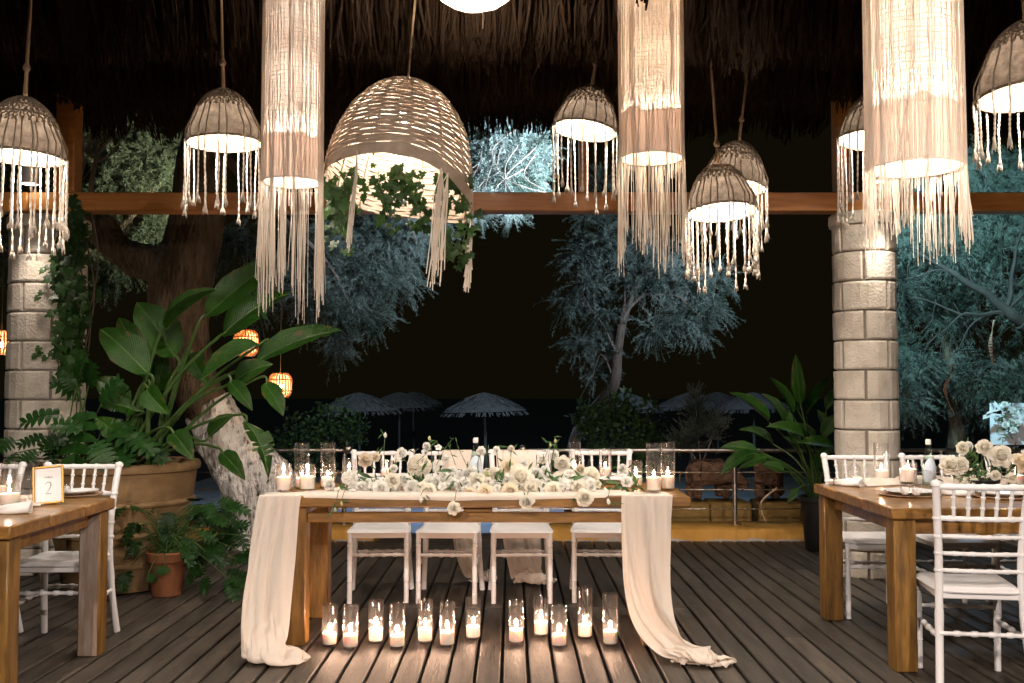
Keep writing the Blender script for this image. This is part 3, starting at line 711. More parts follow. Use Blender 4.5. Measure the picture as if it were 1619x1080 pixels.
bl = [blob(925, 400, 12, 30, 34), blob(960, 380, 12, 30, 34), blob(985, 420, 12, 28, 30), blob(930, 450, 12, 28, 28), blob(900, 480, 12.1, 20, 16), blob(960, 490, 12.1, 28, 26), blob(915, 540, 12.1, 26, 16), blob(945, 590, 12.1, 20, 8),
      blob(1020, 440, 12, 30, 34), blob(1060, 440, 12, 32, 40), blob(1095, 455, 12, 28, 34), blob(1120, 485, 12, 22, 26), blob(1075, 500, 12, 26, 26), blob(1030, 520, 12, 24, 18), blob(1105, 525, 12, 16, 14), blob(1135, 440, 12, 18, 18),
      blob(1055, 400, 12, 24, 26), blob(1010, 385, 12, 24, 22),  blob(925, 345, 12.1, 16, 12), blob(960, 330, 12.2, 16, 12), blob(948, 285, 12.2, 10, 10),  blob(950, 545, 12.1, 24, 18)]
crown(t, bl, seed=21, plen=(.18, .45))
# big tree at the right
t = thing('tamarisk_tree', 'wide teal lit tamarisk with a dark forking limb filling the right behind the column', 'tree', (5.9, 10.2, -0.42))
mb = MB()
limb(mb, [Vector((5.95, 10.2, -0.45)), P(1720, 640, 10), P(1690, 560, 9.8), P(1615, 510, 9.6)], .20, .075, 14, .02)
limb(mb, [P(1690, 560, 9.8), P(1615, 508, 9.6), P(1590, 492, 9.6), P(1555, 462, 9.6), P(1500, 428, 9.6), P(1440, 395, 9.6)], .075, .012, 10, .02)
obj('trunk', mb, 'limb_dark', t, world=True)
mb = MB()
for pts, r0 in (([(1600, 498), (1560, 495), (1520, 500), (1480, 530)], .026), ([(1590, 492), (1600, 440), (1612, 380), (1625, 330)], .03), ([(1555, 465), (1535, 440), (1530, 410)], .014), ([(1520, 500), (1480, 480), (1440, 470)], .014),
                ([(1560, 495), (1530, 520), (1510, 560)], .012), ([(1590, 495), (1640, 440), (1660, 380)], .02), ([(1500, 428), (1470, 430), (1430, 440)], .012), ([(1480, 530), (1460, 560), (1450, 600)], .008)):
    limb(mb, [P(a, b, 9.6) for a, b in pts], r0, .004, 6, .03)
for q in range(60):
    x, y = rnd.uniform(1410, 1640), rnd.uniform(380, 560); a = rnd.uniform(0, 2 * PI); l = rnd.uniform(20, 60)
    limb(mb, [P(x, y, 9.9), P(x + l * .5 * math.cos(a) + rnd.uniform(-8, 8), y + l * .5 * math.sin(a) + rnd.uniform(-8, 8), 9.65), P(x + l * math.cos(a), y + l * math.sin(a), 9.6)], .006, .002, 5, .02)
obj('branch', mb, 'limb_dark', t, world=True)
bl = []
r2 = random.Random(5)
for q in range(46):
    x = r2.uniform(1405, 1690); y = r2.uniform(350, 640)
    bl.append(blob(x, y, 10.3 + r2.uniform(-.3, .6), 34, 24 if y < 560 else 18))
for (x, y) in ((1545, 262), (1575, 285), (1605, 262), (1560, 300), (1590, 310), (1620, 300), (1640, 250), (1600, 340), (1540, 330), (1500, 350), (1440, 300), (1470, 330), (1420, 345)):
    bl.append(blob(x, y, 10.2, 26, 34))
crown(t, bl, seed=33)
t = thing('tamarisk_tree', 'slim dim trunk standing in the dark under the big right tree', 'tree', (4.55, 10.8, -0.42))
obj('trunk', trunk_mb([(Vector((4.55, 10.8, -.5)), .12), tp(1512, 700, 13, 10.8), tp(1508, 640, 11, 10.8), tp(1500, 560, 9, 10.8), tp(1490, 470, 6, 10.8)], .15, 18, 8, 12), 'bark', t, world=True, angle=0)
crown(t, [blob(1480, 470, 11, 30, 16), blob(1520, 500, 11, 30, 16)], seed=41)
# young blue tamarisks and bushes beyond the rail
t = thing('young_tamarisk', 'small young tamarisk with upright feathery shoots left of the animal statues', 'shrub', P(1108, 735, 10.6))
crown(t, [blob(1100, 650, 10.6, 11, 14), blob(1102, 680, 10.6, 16, 24), blob(1090, 700, 10.6, 18, 24), blob(1125, 688, 10.6, 12, 16), blob(1135, 670, 10.6, 8, 10), blob(1075, 705, 10.6, 14, 12), blob(1097, 628, 10.6, 6, 8)], seed=44, up=1.2, droop=.1, plen=(.15, .35), nl=(.02, .045), nw=.004)
mb = MB()
for a in ((1100, 640), (1135, 668), (1080, 690), (1125, 690)): limb(mb, [P(1108, 735, 10.6), P((1108 + a[0]) / 2, (735 + a[1]) / 2 + 4, 10.6), P(*a, 10.6)], .008, .003, 5)
obj('stem', mb, 'twig', t, world=True)
t = thing('leafy_bush', 'dark round leafed bush under the leaning central tree', 'bush', P(985, 740, 11.4))
for q, (x, y, r_) in enumerate(((960, 690, 46), (1000, 670, 40), (1030, 700, 34), (930, 665, 26), (975, 645, 26), (990, 715, 44))): leaf_cloud(P(x, y, 11.4), r_ * mpx(11.4), 330, .075, 'bush', t, seed=q, name='foliage')
t = thing('leafy_bush', 'dim leafy bush left of the beach umbrellas behind the candles', 'bush', P(505, 735, 11.4))
for q, (x, y, r_) in enumerate(((470, 690, 40), (520, 670, 34), (555, 680, 26), (500, 715, 40), (450, 720, 30))): leaf_cloud(P(x, y, 11.4), r_ * mpx(11.4), 260, .07, 'bush', t, seed=20 + q, name='foliage')

# ================================================================== BEACH UMBRELLAS
u0 = thing('beach_umbrella', '', 'umbrella', (0, 0, 0), 0, 'thatched umbrellas on the dark beach')
obj('pole', MB().tube([(0, 0, 0), (0, 0, 2.3)], .045, 8), 'pole', u0)
mb = MB(); rr = np.random.default_rng(4)
mb.lathe([(0.03, 2.52), (0.25, 2.44), (0.6, 2.30), (1.0, 2.10), (1.28, 1.95)], 40)
for k in range(1000):
    a = rr.uniform(0, 2 * PI); r0 = rr.uniform(.1, 1.1); r1 = min(1.36, r0 + .35); z = lambda q: 2.53 - .28 * q - .13 * q * q + .012
    w = .013; c, s_ = math.cos(a), math.sin(a); a2 = a + rr.normal(0, .06); c2, s2 = math.cos(a2), math.sin(a2); dr = .10 if r1 > 1.25 else 0.0
    mb.add([(c * r0 - s_ * w, s_ * r0 + c * w, z(r0)), (c * r0 + s_ * w, s_ * r0 - c * w, z(r0)), (c2 * r1 + s2 * w, s2 * r1 - c2 * w, z(r1) - dr + rr.normal(0, .012)), (c2 * r1 - s2 * w, s2 * r1 + c2 * w, z(r1) - dr + rr.normal(0, .012))], [(0, 1, 2, 3)])
obj('canopy', mb, 'straw', u0)
mb = MB()
for k in range(8):
    a = 2 * PI * k / 8; mb.tube([(0, 0, 2.36), (1.25 * math.cos(a), 1.25 * math.sin(a), 1.93)], .018, 5)
obj('rib_frame', mb, 'pole', u0)
ul = [(570, 31.5, 'wide thatched beach umbrella, the most lit one left of the water bottle'), (769, 30.5, 'thatched beach umbrella straight behind the water bottle'), (632, 38, 'dimmer thatched umbrella peeking out right of the most lit left one'),
      (655, 44, 'dark low thatched umbrella further right in the left cluster'),
      (985, 34, 'thatched umbrella half hidden behind the leaning central tree'), (1092, 37, 'thatched umbrella behind the young blue tamarisk'),
      (1134, 41, 'thatched umbrella, middle of the three overlapping ones at the right'), (1192, 34, 'thatched umbrella right of the three, behind the potted paddle plant')]
for i, (px, Y, lb) in enumerate(ul):
    x = (px - 809.5) / FPX * Y; z = ground_z(x, Y)
    o = u0 if i == 0 else copy_tree(u0, (0, 0, 0))
    o.location = (x, Y, z); o.rotation_euler = (R(rnd.uniform(-2, 2)), R(rnd.uniform(-2, 2)), rnd.uniform(0, 6)); o['label'] = lb

# ================================================================== STATUES ON BLOCKS
def skin_mesh(name, verts, edges, radii, sub=2, root=0):
    me = bpy.data.meshes.new(name); me.from_pydata(verts, edges, [])
    o = bpy.data.objects.new(name, me); COL.objects.link(o)
    m = o.modifiers.new('skin', 'SKIN'); m.use_smooth_shade = True
    s = o.modifiers.new('subsurf', 'SUBSURF'); s.levels = sub; s.render_levels = sub
    for i, r in enumerate(radii):
        sv = me.skin_vertices[0].data[i]; sv.radius = (r, r) if not isinstance(r, tuple) else r; sv.use_root = (i == root)
    dg = bpy.context.evaluated_depsgraph_get(); out = bpy.data.meshes.new_from_object(o.evaluated_get(dg))
    bpy.data.objects.remove(o); bpy.data.meshes.remove(me); return out
vs = [(0, 0, .265), (-.13, 0, .265), (-.20, 0, .25), (.13, 0, .275), (.22, 0, .262), (.30, 0, .205), (.37, 0, .135), (.41, 0, .10)]
ra = [.138, .125, .085, .125, .10, .078, .062, .05]
ed = [(0, 1), (1, 2), (0, 3), (3, 4), (4, 5), (5, 6), (6, 7)]
for (x, y, par) in ((-.155, .075, 1), (-.155, -.075, 1), (.15, .075, 3), (.15, -.075, 3)):
    b = len(vs); vs += [(x, y, .16), (x, y, .08), (x + .005, y, .015)]; ra += [.062, .05, .054]; ed += [(par, b), (b, b + 1), (b + 1, b + 2)]
body = skin_mesh('statue_body', vs, ed, ra)
body.materials.append(M['fur'])
for p in body.polygons: p.use_smooth = True
ear = MB().add([(0, 0, 0), (.03, .0, .02), (.035, .015, .055), (.005, .02, .06), (-.01, .01, .03)], [(0, 1, 2, 3, 4)]).mesh('ear', False)
def statue(loc, rz, lbl):
    t = thing('animal_statue', lbl, 'statue', loc, rz, 'brown animal statues on ochre blocks')
    obj('body', body, None, t)
    for s_ in (-1, 1):
        e = obj('ear', MB().tube([(.285, s_ * .05, .26), (.28, s_ * .075, .295), (.275, s_ * .085, .315)], [.022, .02, .006], 7, flat=.5), 'fur', t)
        e2 = obj('eye', MB().lathe([(.001, -.008), (.008, 0), (.001, .008)], 8, (.345, s_ * .058, .19)), 'wick', t)
    obj('horn', MB().tube([(.40, 0, .13), (.425, 0, .165), (.428, 0, .20)], [.02, .013, .003], 7), 'fur', t)
    obj('tail', MB().tube([(-.275, 0, .28), (-.305, 0, .24), (-.305, 0, .17)], [.012, .009, .008], 6), 'fur', t)
    return t
statue(Vector((1.92, 9.78, .25)), R(14), 'stocky brown horned animal statue seen from its side, on ochre blocks')
statue(Vector((2.535, 9.86, .25)), R(68), 'stocky brown animal statue seen from behind, half hidden by the potted paddle plant')
def block(x0, x1, lbl):
    o = obj('ochre_block', MB().box((0, 0, 0), (x1 - x0 - .008, .42, .63), bev=.02), 'block'); o.location = ((x0 + x1) / 2, 9.80, -.07); tag(o, lbl, 'block', 'ochre blocks under the animal statues')
block(1.28, 1.90, 'ochre block just right of the table end, leftmost of the row'); block(1.90, 2.30, 'ochre block under the front half of the side-on animal statue')
block(2.36, 2.78, 'ochre block under the statue seen from behind'); block(2.78, 3.2, 'ochre block partly hidden by the black pot, rightmost of the row')

# ================================================================== POTS AND PLANTS
tubc = Vector((-2.66, 6.82, 0))
t = thing('clay_tub', 'huge ribbed clay tub at the foot of the ivy covered column', 'tub', tubc)
prof = [(.33, 0), (.36, .01), (.383, .155), (.402, .162), (.408, .175), (.402, .188), (.388, .195), (.425, .355), (.443, .362), (.449, .375), (.443, .388), (.430, .395), (.463, .555), (.481, .562), (.487, .575), (.481, .588), (.468, .595), (.488, .74), (.492, .775), (.512, .785), (.518, .81), (.510, .835), (.485, .84), (.468, .83), (.46, .74)]
obj('body', MB().lathe(prof, 56), 'clay', t); obj('soil', MB().lathe([(.462, .76), (.3, .785), (.02, .79)], 32), 'soil', t)
t = thing('paddle_plant', 'tall bird-of-paradise plant with large paddle leaves growing in the clay tub', 'plant', tubc + Vector((0.05, 0, .78)))
def stem(root, pts, r0, r1, m='stalk', name='stalk'):
    mb = MB(); pp = catmull(pts, 6); k = len(pp); mb.tube(pp, [r0 + (r1 - r0) * i / (k - 1) for i in range(k)], 7); return obj(name, mb, m, root, world=True)
# (base px), (tip px), width px, mesh, Y base, Y tip, up vector
LV = [((277, 566), (216, 478), 60, 0, 6.8, 6.85, (.3, -1, .5)), ((262, 522), (344, 458), 26, 2, 6.6, 6.5, (-.3, -.7, 1)), ((324, 502), (440, 410), 44, 0, 6.7, 7.0, (.5, -.9, .6)),
      ((352, 530), (465, 462), 62, 4, 6.6, 6.7, (-.4, -1, .5)), ((405, 572), (540, 522), 40, 0, 6.7, 6.9, (0, -.8, .6)), ((234, 592), (158, 520), 52, 0, 6.5, 6.6, (.5, -1, .3)), ((232, 600), (188, 502), 40, 1, 6.7, 6.8, (.4, -1, .2)),
      ((372, 603), (432, 576), 34, 1, 6.6, 6.6, (0, -1, .5)), ((362, 603), (399, 650), 24, 1, 6.45, 6.4, (.3, -1, .4)), ((418, 606), (448, 658), 28, 1, 6.5, 6.45, (.4, -1, .3)), ((386, 666), (424, 762), 34, 3, 6.3, 6.2, (.9, -.8, .3)),
      ((410, 545), (318, 602), 30, 2, 6.6, 6.4, (.2, -.8, .8)), ((272, 684), (306, 728), 32, 1, 6.3, 6.2, (.2, -1, .6)), ((205, 640), (150, 598), 36, 3, 6.6, 6.6, (0, -1, .6)), ((350, 716), (388, 760), 26, 1, 6.3, 6.2, (.2, -1, .5)),
      ((215, 650), (158, 640), 30, 3, 6.6, 6.5, (0, -.9, .6)), ((232, 615), (268, 655), 34, 1, 6.5, 6.4, (-.3, -1, .3)), ((300, 560), (330, 610), 30, 1, 6.9, 6.8, (0, -1, .4)), ((330, 690), (372, 655), 22, 2, 6.6, 6.6, (0, -1, .6)),
      ((250, 620), (262, 560), 34, 0, 7.0, 7.05, (0, -1, .3)), ((190, 690), (150, 660), 30, 4, 6.5, 6.4, (0, -1, .5))]
for i, (b, tpx, w, mi, Yb, Yt_, up) in enumerate(LV):
    B = P(*b, Yb); T = P(*tpx, Yt_); place('leaf', PAD[mi], 'leaf', t, B, T, w * mpx(Yb) * 1.1, up)
    foot = tubc + Vector((rnd.uniform(-.05, .22), rnd.uniform(-.12, .12), .78)); mid = foot.lerp(B, .55) + Vector((0, 0, .10))
    d = (T - B).normalized()
    stem(t, [foot, mid, B - d * .05, B + d * .03], .017 if i < 6 else .011, .007)
    pp = [B + d * .0, B.lerp(T, .5) + Vector((0, -.012, 0)), T]
# philodendron at the left of the tub
t = thing('philodendron', 'lobed glossy philodendron spilling over the left rim of the clay tub', 'plant', tubc + Vector((-.3, -.1, .78)))
PH = [((128, 628), (78, 606), 40), ((96, 655), (32, 673), 34), ((138, 650), (118, 742), 66), ((70, 690), (28, 708), 22), ((24, 696), (-8, 716), 30), ((176, 668), (214, 712), 46), ((140, 610), (152, 574), 36), ((120, 615), (100, 590), 30),
      ((160, 640), (196, 600), 40), ((110, 690), (62, 712), 34), ((150, 700), (172, 742), 40), ((205, 690), (244, 722), 36), ((232, 700), (262, 735), 30), ((90, 700), (84, 735), 30), ((130, 680), (80, 672), 36), ((60, 715), (28, 735), 24), ((180, 705), (205, 738), 36), ((30, 715), (10, 738), 20), ((120, 600), (135, 560), 24)]
for i, (b, tx, w) in enumerate(PH):
    Yb = 6.45 + rnd.uniform(-.15, .2); B = P(*b, Yb); T = P(*tx, Yb - rnd.uniform(0, .15))
    place('leaf', LOB[i % 3], 'leaf_dark', t, B, T, w * mpx(Yb) * 1.25, (rnd.uniform(-.4, .4), -.8, .8))
    foot = tubc + Vector((rnd.uniform(-.35, 0), rnd.uniform(-.3, -.05), .78)); stem(t, [foot, foot.lerp(B, .5) + Vector((0, 0, .08)), B], .006, .004)
# small terracotta pot
pc = Vector((-2.23, 6.5, 0))
t = thing('terracotta_pot', 'small plain terracotta pot standing on the deck in front of the clay tub', 'pot', pc)
obj('body', MB().lathe([(.085, 0), (.092, .004), (.118, .215), (.130, .222), (.136, .275), (.128, .285), (.118, .28), (.112, .24)], 40, capb=True), 'terracotta', t); obj('soil', MB().lathe([(.116, .245), (.02, .252)], 24), 'soil', t)
t = thing('potted_fern', 'dark bushy lobed leaf plant trailing out of the small terracotta pot', 'plant', pc + Vector((0, 0, .25)))
for i in range(74):
    a = rnd.uniform(0, 2 * PI); l = rnd.uniform(.12, .5); side = math.cos(a)
    x = rnd.gauss(.18, .26); x = max(-.28, min(.72, x)); z = rnd.uniform(-.12, .36) if x < .45 else rnd.uniform(-.2, .22); y = rnd.uniform(-.22, .2)
    B = pc + Vector((x, y, .25 + z)); T = B + Vector((rnd.uniform(-.02, .10) + x * .18, rnd.uniform(-.12, .03), rnd.uniform(-.16, .03)))
    if B.z < .12: B.z = .12; T.z = max(.03, T.z)
    place('leaf', LOB[i % 3], 'leaf_dark', t, B, T, rnd.uniform(.09, .14), (rnd.uniform(-.5, .5), -.8, .9))
    foot = pc + Vector((rnd.uniform(-.06, .06), rnd.uniform(-.06, .06), .25))
    stem(t, [foot, foot.lerp(B, .45) + Vector((0, 0, .10)), B], .004, .003)
# ivy climbing the left column
t = thing('ivy', 'dense ivy curtain climbing the right side of the left stone column up to the beam', 'ivy', colL.location + Vector((.3, -.1, .9)))
for i in range(290):
    y = rnd.uniform(312, 605); f = (y - 312) / 290
    xc = 122 - 6 * math.sin(f * 5) - 12 * f; hw = 16 + 22 * math.sin(PI * min(1, f * 1.05)) ; x = xc + rnd.uniform(-hw, hw) * (rnd.random() ** .4)
    if f > .85: x = xc + rnd.uniform(-hw, hw * .6)
    Y = 7.08 - rnd.uniform(0, .16) + 0.004 * abs(x - 105) * (1 if x > 125 else 0)
    s_ = rnd.uniform(.05, .095) * (1.0 if rnd.random() < .7 else 1.3)
    B = P(x, y, Y); ang = rnd.gauss(-PI / 2, .7); T = B + Vector((math.cos(ang) * s_, rnd.uniform(-.4, -.05) * s_, math.sin(ang) * s_))
    place('leaf', IVY[i % 4], 'ivy', t, B, T, s_ * rnd.uniform(.95, 1.2), (rnd.uniform(-.6, .6), -1, rnd.uniform(.0, .7)))
for q in range(7):
    x0 = 105 + q * 6; pts = [P(x0 + 14 * math.sin(q + k * .9), 310 + k * 48, 7.12) for k in range(7)]; stem(t, pts, .007, .004, 'twig_dark', 'stem')
for (x, y) in ((62, 468), (68, 460), (58, 560), (66, 555), (74, 563), (84, 556), (90, 560), (78, 420), (70, 425), (64, 548)):
    B = P(x, y, 7.12); place('leaf', IVY[1], 'ivy', t, B, B + Vector((-.03, -.02, -.045)), .06, (0, -1, .4))
# right potted paddle plant
qc = Vector((2.57, 8.3, 0))
t = thing('black_pot', 'tall black plastic pot beside the right stone column', 'pot', qc)
obj('body', MB().lathe([(.135, 0), (.14, .005), (.175, .40), (.19, .405), (.192, .44), (.18, .445), (.17, .43)], 36, capb=True), 'blackpot', t); obj('soil', MB().lathe([(.172, .40), (.02, .41)], 20), 'soil', t)
t = thing('paddle_plant', 'potted bird-of-paradise with narrow pointed leaves left of the right column', 'plant', qc + Vector((0, 0, .42)))
LW = [((1266, 640), (1258, 560), 17, 0), ((1252, 655), (1217, 597), 12, 2), ((1216, 668), (1153, 621), 14, 2), ((1240, 672), (1204, 622), 16, 1), ((1275, 655), (1311, 597), 14, 2), ((1222, 702), (1168, 680), 17, 1), ((1198, 713), (1139, 708), 18, 0),
      ((1193, 716), (1139, 752), 20, 1), ((1212, 723), (1168, 742), 16, 1), ((1270, 690), (1211, 675), 18, 1), ((1318, 706), (1262, 700), 18, 0), ((1246, 676), (1247, 645), 10, 0), ((1306, 648), (1321, 616), 14, 1), ((1308, 682), (1292, 648), 16, 0),
      ((1262, 772), (1245, 797), 9, 1), ((1286, 700), (1258, 668), 18, 1), ((1300, 690), (1322, 655), 18, 0), ((1225, 735), (1185, 725), 14, 0), ((1290, 740), (1312, 700), 16, 1), ((1240, 745), (1205, 735), 15, 1), ((1262, 650), (1250, 612), 12, 0), ((1280, 720), (1240, 690), 18, 3)]
for i, (b, tx, w, mi) in enumerate(LW):
    Yb = 8.1 + rnd.uniform(-.25, .2); B = P(*b, Yb); T = P(*tx, Yb + rnd.uniform(-.1, .1))
    place('leaf', PAD[mi], 'leaf', t, B, T, w * mpx(Yb) * 1.2, (rnd.uniform(-.4, .4), -.9, .7))
    foot = qc + Vector((rnd.uniform(-.1, .1), rnd.uniform(-.1, .1), .42)); stem(t, [foot, foot.lerp(B, .55) + Vector((0, 0, .07)), B], .009, .005)
stem(t, [P(1228, 772, 8.1), P(1206, 790, 8.0), P(1204, 806, 8.0), P(1211, 826, 8.0)], .008, .004, 'dry', 'dry_stalk')
# hanging dried sheaths at the right
def sheath(pts, Y, lbl):
    mb = MB(); pp = catmull([P(a, b, Y) for a, b in pts], 6); k = len(pp)
    o0 = pp[0].copy()
    for i in range(k - 1):
        for a, b in ((i, i + 1),):
            wa = .018 * math.sin(PI * (.15 + .8 * a / k)); wb = .018 * math.sin(PI * (.15 + .8 * b / k)); ta = a * .22; tb = b * .22
            da = Vector((math.cos(ta), math.sin(ta), 0)); db = Vector((math.cos(tb), math.sin(tb), 0))
            mb.add([pp[a] - da * wa - o0, pp[a] + da * wa - o0, pp[b] + db * wb - o0, pp[b] - db * wb - o0], [(0, 1, 2, 3)])
    o = obj('dried_sheath', mb, 'dry'); o.location = o0; tag(o, lbl, 'dried strip', 'dried strips caught in the right tree')
    md = o.modifiers.new('thick', 'SOLIDIFY'); md.thickness = .004
sheath([(1572, 506), (1568, 525), (1566, 550), (1571, 578)], 8.9, 'short straight dried strip hanging from the dark limb at the right')
sheath([(1506, 575), (1502, 595), (1494, 612), (1499, 632), (1508, 656)], 9.0, 'longer twisted dried strip hanging lower in the dark right tree')

# ================================================================== TABLES
def two_tone(o, m2, axis=1, sign=-1):
    o.data.materials.append(M[m2])
    for p in o.data.polygons:
        if p.normal[axis] * sign > .9: p.material_index = 1
def table(name_lbl, x0, x1, y0, y1, legw, rails, inset=.05, thick=.055, H=.77):
    cx, cy_ = (x0 + x1) / 2, (y0 + y1) / 2; t = thing('wooden_table', name_lbl, 'table', (cx, cy_, 0), 0, 'stained pine tables')
    w, d = x1 - x0, y1 - y0
    nb = 3
    for k in range(nb):
        o = obj('tabletop_board', MB().box((0, 0, 0), (w, d / nb - .0015, thick), bev=.007), 'table', t); o.location = (0, -d / 2 + d / nb * (k + .5), H - thick / 2)
    for sx in (-1, 1):
        for sy in (-1, 1):
            o = obj('leg', MB().box((0, 0, 0), (legw[0], legw[1], H - thick - .002), bev=.006), 'table_leg', t)
            o.location = (sx * (w / 2 - inset - legw[0] / 2), sy * (d / 2 - .03 - legw[1] / 2), (H - thick) / 2)
    for (axis, off, z0, z1, th) in rails:
        if axis == 'x': o = obj('rail', MB().box((0, 0, 0), (w - 2 * inset - 2 * legw[0] - .004, th, z1 - z0), bev=.004), 'table', t); o.location = (0, off, (z0 + z1) / 2)
        else: o = obj('rail', MB().box((0, 0, 0), (th, d - .06 - 2 * legw[1] - .004, z1 - z0), bev=.004), 'table', t); o.location = (off, 0, (z0 + z1) / 2)
    return t
TX0, TX1, TY0, TY1 = -1.262, .925, 5.17, 5.97
tc_ = table('long stained pine table in the centre with the blush runner and the flower garland', TX0, TX1, TY0, TY1, (.145, .11), [('x', -.325, .632, .682, .05), ('x', .325, .632, .682, .05), ('y', -.94, .66, .70, .04), ('y', .94, .66, .70, .04)])
for c_ in tc_.children:
    if c_.name.startswith('leg') and c_.location.x > 0: c_.location.x -= .055
    if c_.name.startswith('rail') and abs(c_.location.x) < .1: c_.scale.x = .97; c_.location.x -= .0275
    elif c_.name.startswith('rail') and c_.location.x > .5: c_.location.x -= .055
o = obj('spacer_block', MB().box((0, 0, 0), (.15, .05, .027), bev=.003), 'table', tc_); o.location = (-.01, -.325, .6985)
o = obj('spacer_block', MB().box((0, 0, 0), (.15, .05, .027), bev=.003), 'table', tc_); o.location = (-.01, .325, .6985)
LX1 = -2.03
tl = table('stained pine table cut off at the left edge, with the framed number card', -4.4, LX1, 4.06, 5.13, (.105, .105), [('x', -.455, .64, .71, .035), ('x', .455, .64, .71, .035), ('y', 1.09, .64, .71, .035), ('y', -1.09, .64, .71, .035)], .02)
legs = [c for c in tl.children if c.name.startswith('leg') and c.location.x > 0 and c.location.y > 0]; two_tone(legs[0], 'worn_leg'); legs[0]['label'] = 'leg with a pale worn face'
RX0 = 1.775
tr_ = table('stained pine table at the right with glasses and a low rose bouquet', RX0, 4.4, 4.69, 5.90, (.105, .105), [('x', -.525, .64, .71, .035), ('x', .525, .64, .71, .035), ('y', -1.22, .64, .71, .035), ('y', 1.22, .64, .71, .035)], .02)

# ================================================================== CHAIRS
def prof_leg(r, rings):
    pr = [(0, r * .92)]
    for tt in rings: pr += [(tt - .012, r * .95), (tt - .008, r * .80), (tt, r * .78), (tt + .008, r * 1.08), (tt + .02, r * .98)]
    pr += [(1, r)]; return sorted(pr)
def prof_bamboo(r, n=3):
    pr = [(0, r * .95)]
    for k in range(n):
        tt = (k + 1) / (n + 1); pr += [(tt - .045, r * .92), (tt - .03, r * 1.3), (tt + .03, r * 1.3), (tt + .045, r * .92)]
    return pr + [(1, r * .95)]
ch = thing('chiavari_chair', '', 'chair', (0, 0, 0), 0, 'white chiavari chairs around the tables')
mb = MB()
def seat_fn(u, v):
    y = -.205 + .41 * v; wd = .205 - .020 * v
    ex = u * 2 - 1; c = math.copysign(abs(ex) ** .9, ex)
    ed = max(abs(ex), abs(v * 2 - 1)); rc = 1 - .05 * max(0, abs(ex) - .6) * max(0, abs(2 * v - 1) - .6) * 8
    return (c * wd * rc, y * rc, .452 - .018 * max(0, ed - .86) / .14 - .010 * (1 - ex * ex) * (1 - (v * 2 - 1) ** 2))
mb.grid(14, 14, seat_fn)
def seat_under(u, v):
    x, y, z = seat_fn(u, v); return (x * .985, y * .985, z - .020 if 0 < u < 1 and 0 < v < 1 else z - .006)
mb.grid(14, 14, seat_under)
mb.grid(56, 1, lambda u, v: (lambda q: seat_fn(*q) if v == 0 else seat_under(*q))((lambda s_: ((s_, 0) if u < .25 else (1, s_) if u < .5 else (1 - s_, 1) if u < .75 else (0, 1 - s_)))(min(1, (u * 4) % 1 if u < 1 else 1))))
obj('seat', mb, 'white', ch, angle=60)
for sx in (-1, 1):
    obj('leg', MB().turned((sx * .175, -.185, 0), (sx * .175, -.18, .43), prof_leg(.0165, (.30, .62, .80, .86)), 12), 'white', ch)
    pts = [(sx * .195, .255, 0), (sx * .180, .205, .22), (sx * .172, .182, .44), (sx * .172, .188, .60), (sx * .182, .215, .78), (sx * .192, .245, .905)]
    pp = catmull(pts, 6); k = len(pp); rs = []
    for i in range(k):
        f = i / (k - 1); r = .0175; z = pp[i].z
        for zz in (.13, .30, .335): r *= 1 + .16 * math.exp(-((z - zz) / .008) ** 2) - .20 * math.exp(-((z - zz - .018) / .008) ** 2)
        rs.append(r)
    p = obj('back_post', MB().tube(pp, rs, 12), 'white', ch)
    e = pp[-1]; obj('finial', MB().lathe([(.012, -.012), (.0215, -.006), (.0225, .004), (.018, .014), (.009, .020), (.001, .022)], 14, e), 'white', p)
    for (z, y) in ((.755, .2095), (.675, .197), (.60, .189), (.525, .184)):
        obj('collar', MB().lathe([(.0185, -.007), (.021, -.004), (.021, .004), (.0185, .007)], 12, (sx * (.172 + .010 * max(0, (z - .60) / .18)), y, z)), 'white', p)
    obj('stretcher', MB().turned((sx * .175, -.18, .235), (sx * .181, .205, .235), prof_bamboo(.0115), 8), 'white', ch)
    obj('seat_rail', MB().box((sx * .173, 0, .417), (.018, .35, .034), bev=.004), 'white', ch)
def bowrail(z, y, w, r, bow, n=3, name='back_rail'):
    pts = [(-w, y, z), (-w * .5, y + bow * .75, z), (0, y + bow, z), (w * .5, y + bow * .75, z), (w, y, z)]
    pp = catmull(pts, 8); k = len(pp); rs = []
    for i in range(k):
        f = i / (k - 1); q = r
        for j in range(n): q *= 1 + .28 * math.exp(-((f - (j + 1) / (n + 1)) / .022) ** 2)
        rs.append(q)
    return obj(name, MB().tube(pp, rs, 10), 'white', ch)
bowrail(.897, .243, .19, .0135, .022, 5); bowrail(.755, .2095, .181, .0115, .022, 5)
for (z, y) in ((.675, .197), (.60, .189), (.525, .184)): bowrail(z, y, .174, .0090, .018, 4)
for k in range(5):
    f = -1 + (k + 1) / 3; b = .022 * (1 - f * f)
    obj('spindle', MB().turned((f * .172, .2095 + b, .757), (f * .182, .243 + b, .896), prof_bamboo(.0085, 2), 9), 'white', ch)
for (y, z, w) in ((-.182, .295, .175), (.212, .255, .181)):
    obj('stretcher', MB().turned((-w, y, z), (w, y, z), prof_bamboo(.0105, 4), 8), 'white', ch)
obj('seat_rail', MB().box((0, -.183, .417), (.33, .018, .036), bev=.004), 'white', ch); obj('seat_rail', MB().box((0, .178, .417), (.33, .016, .034), bev=.004), 'white', ch)
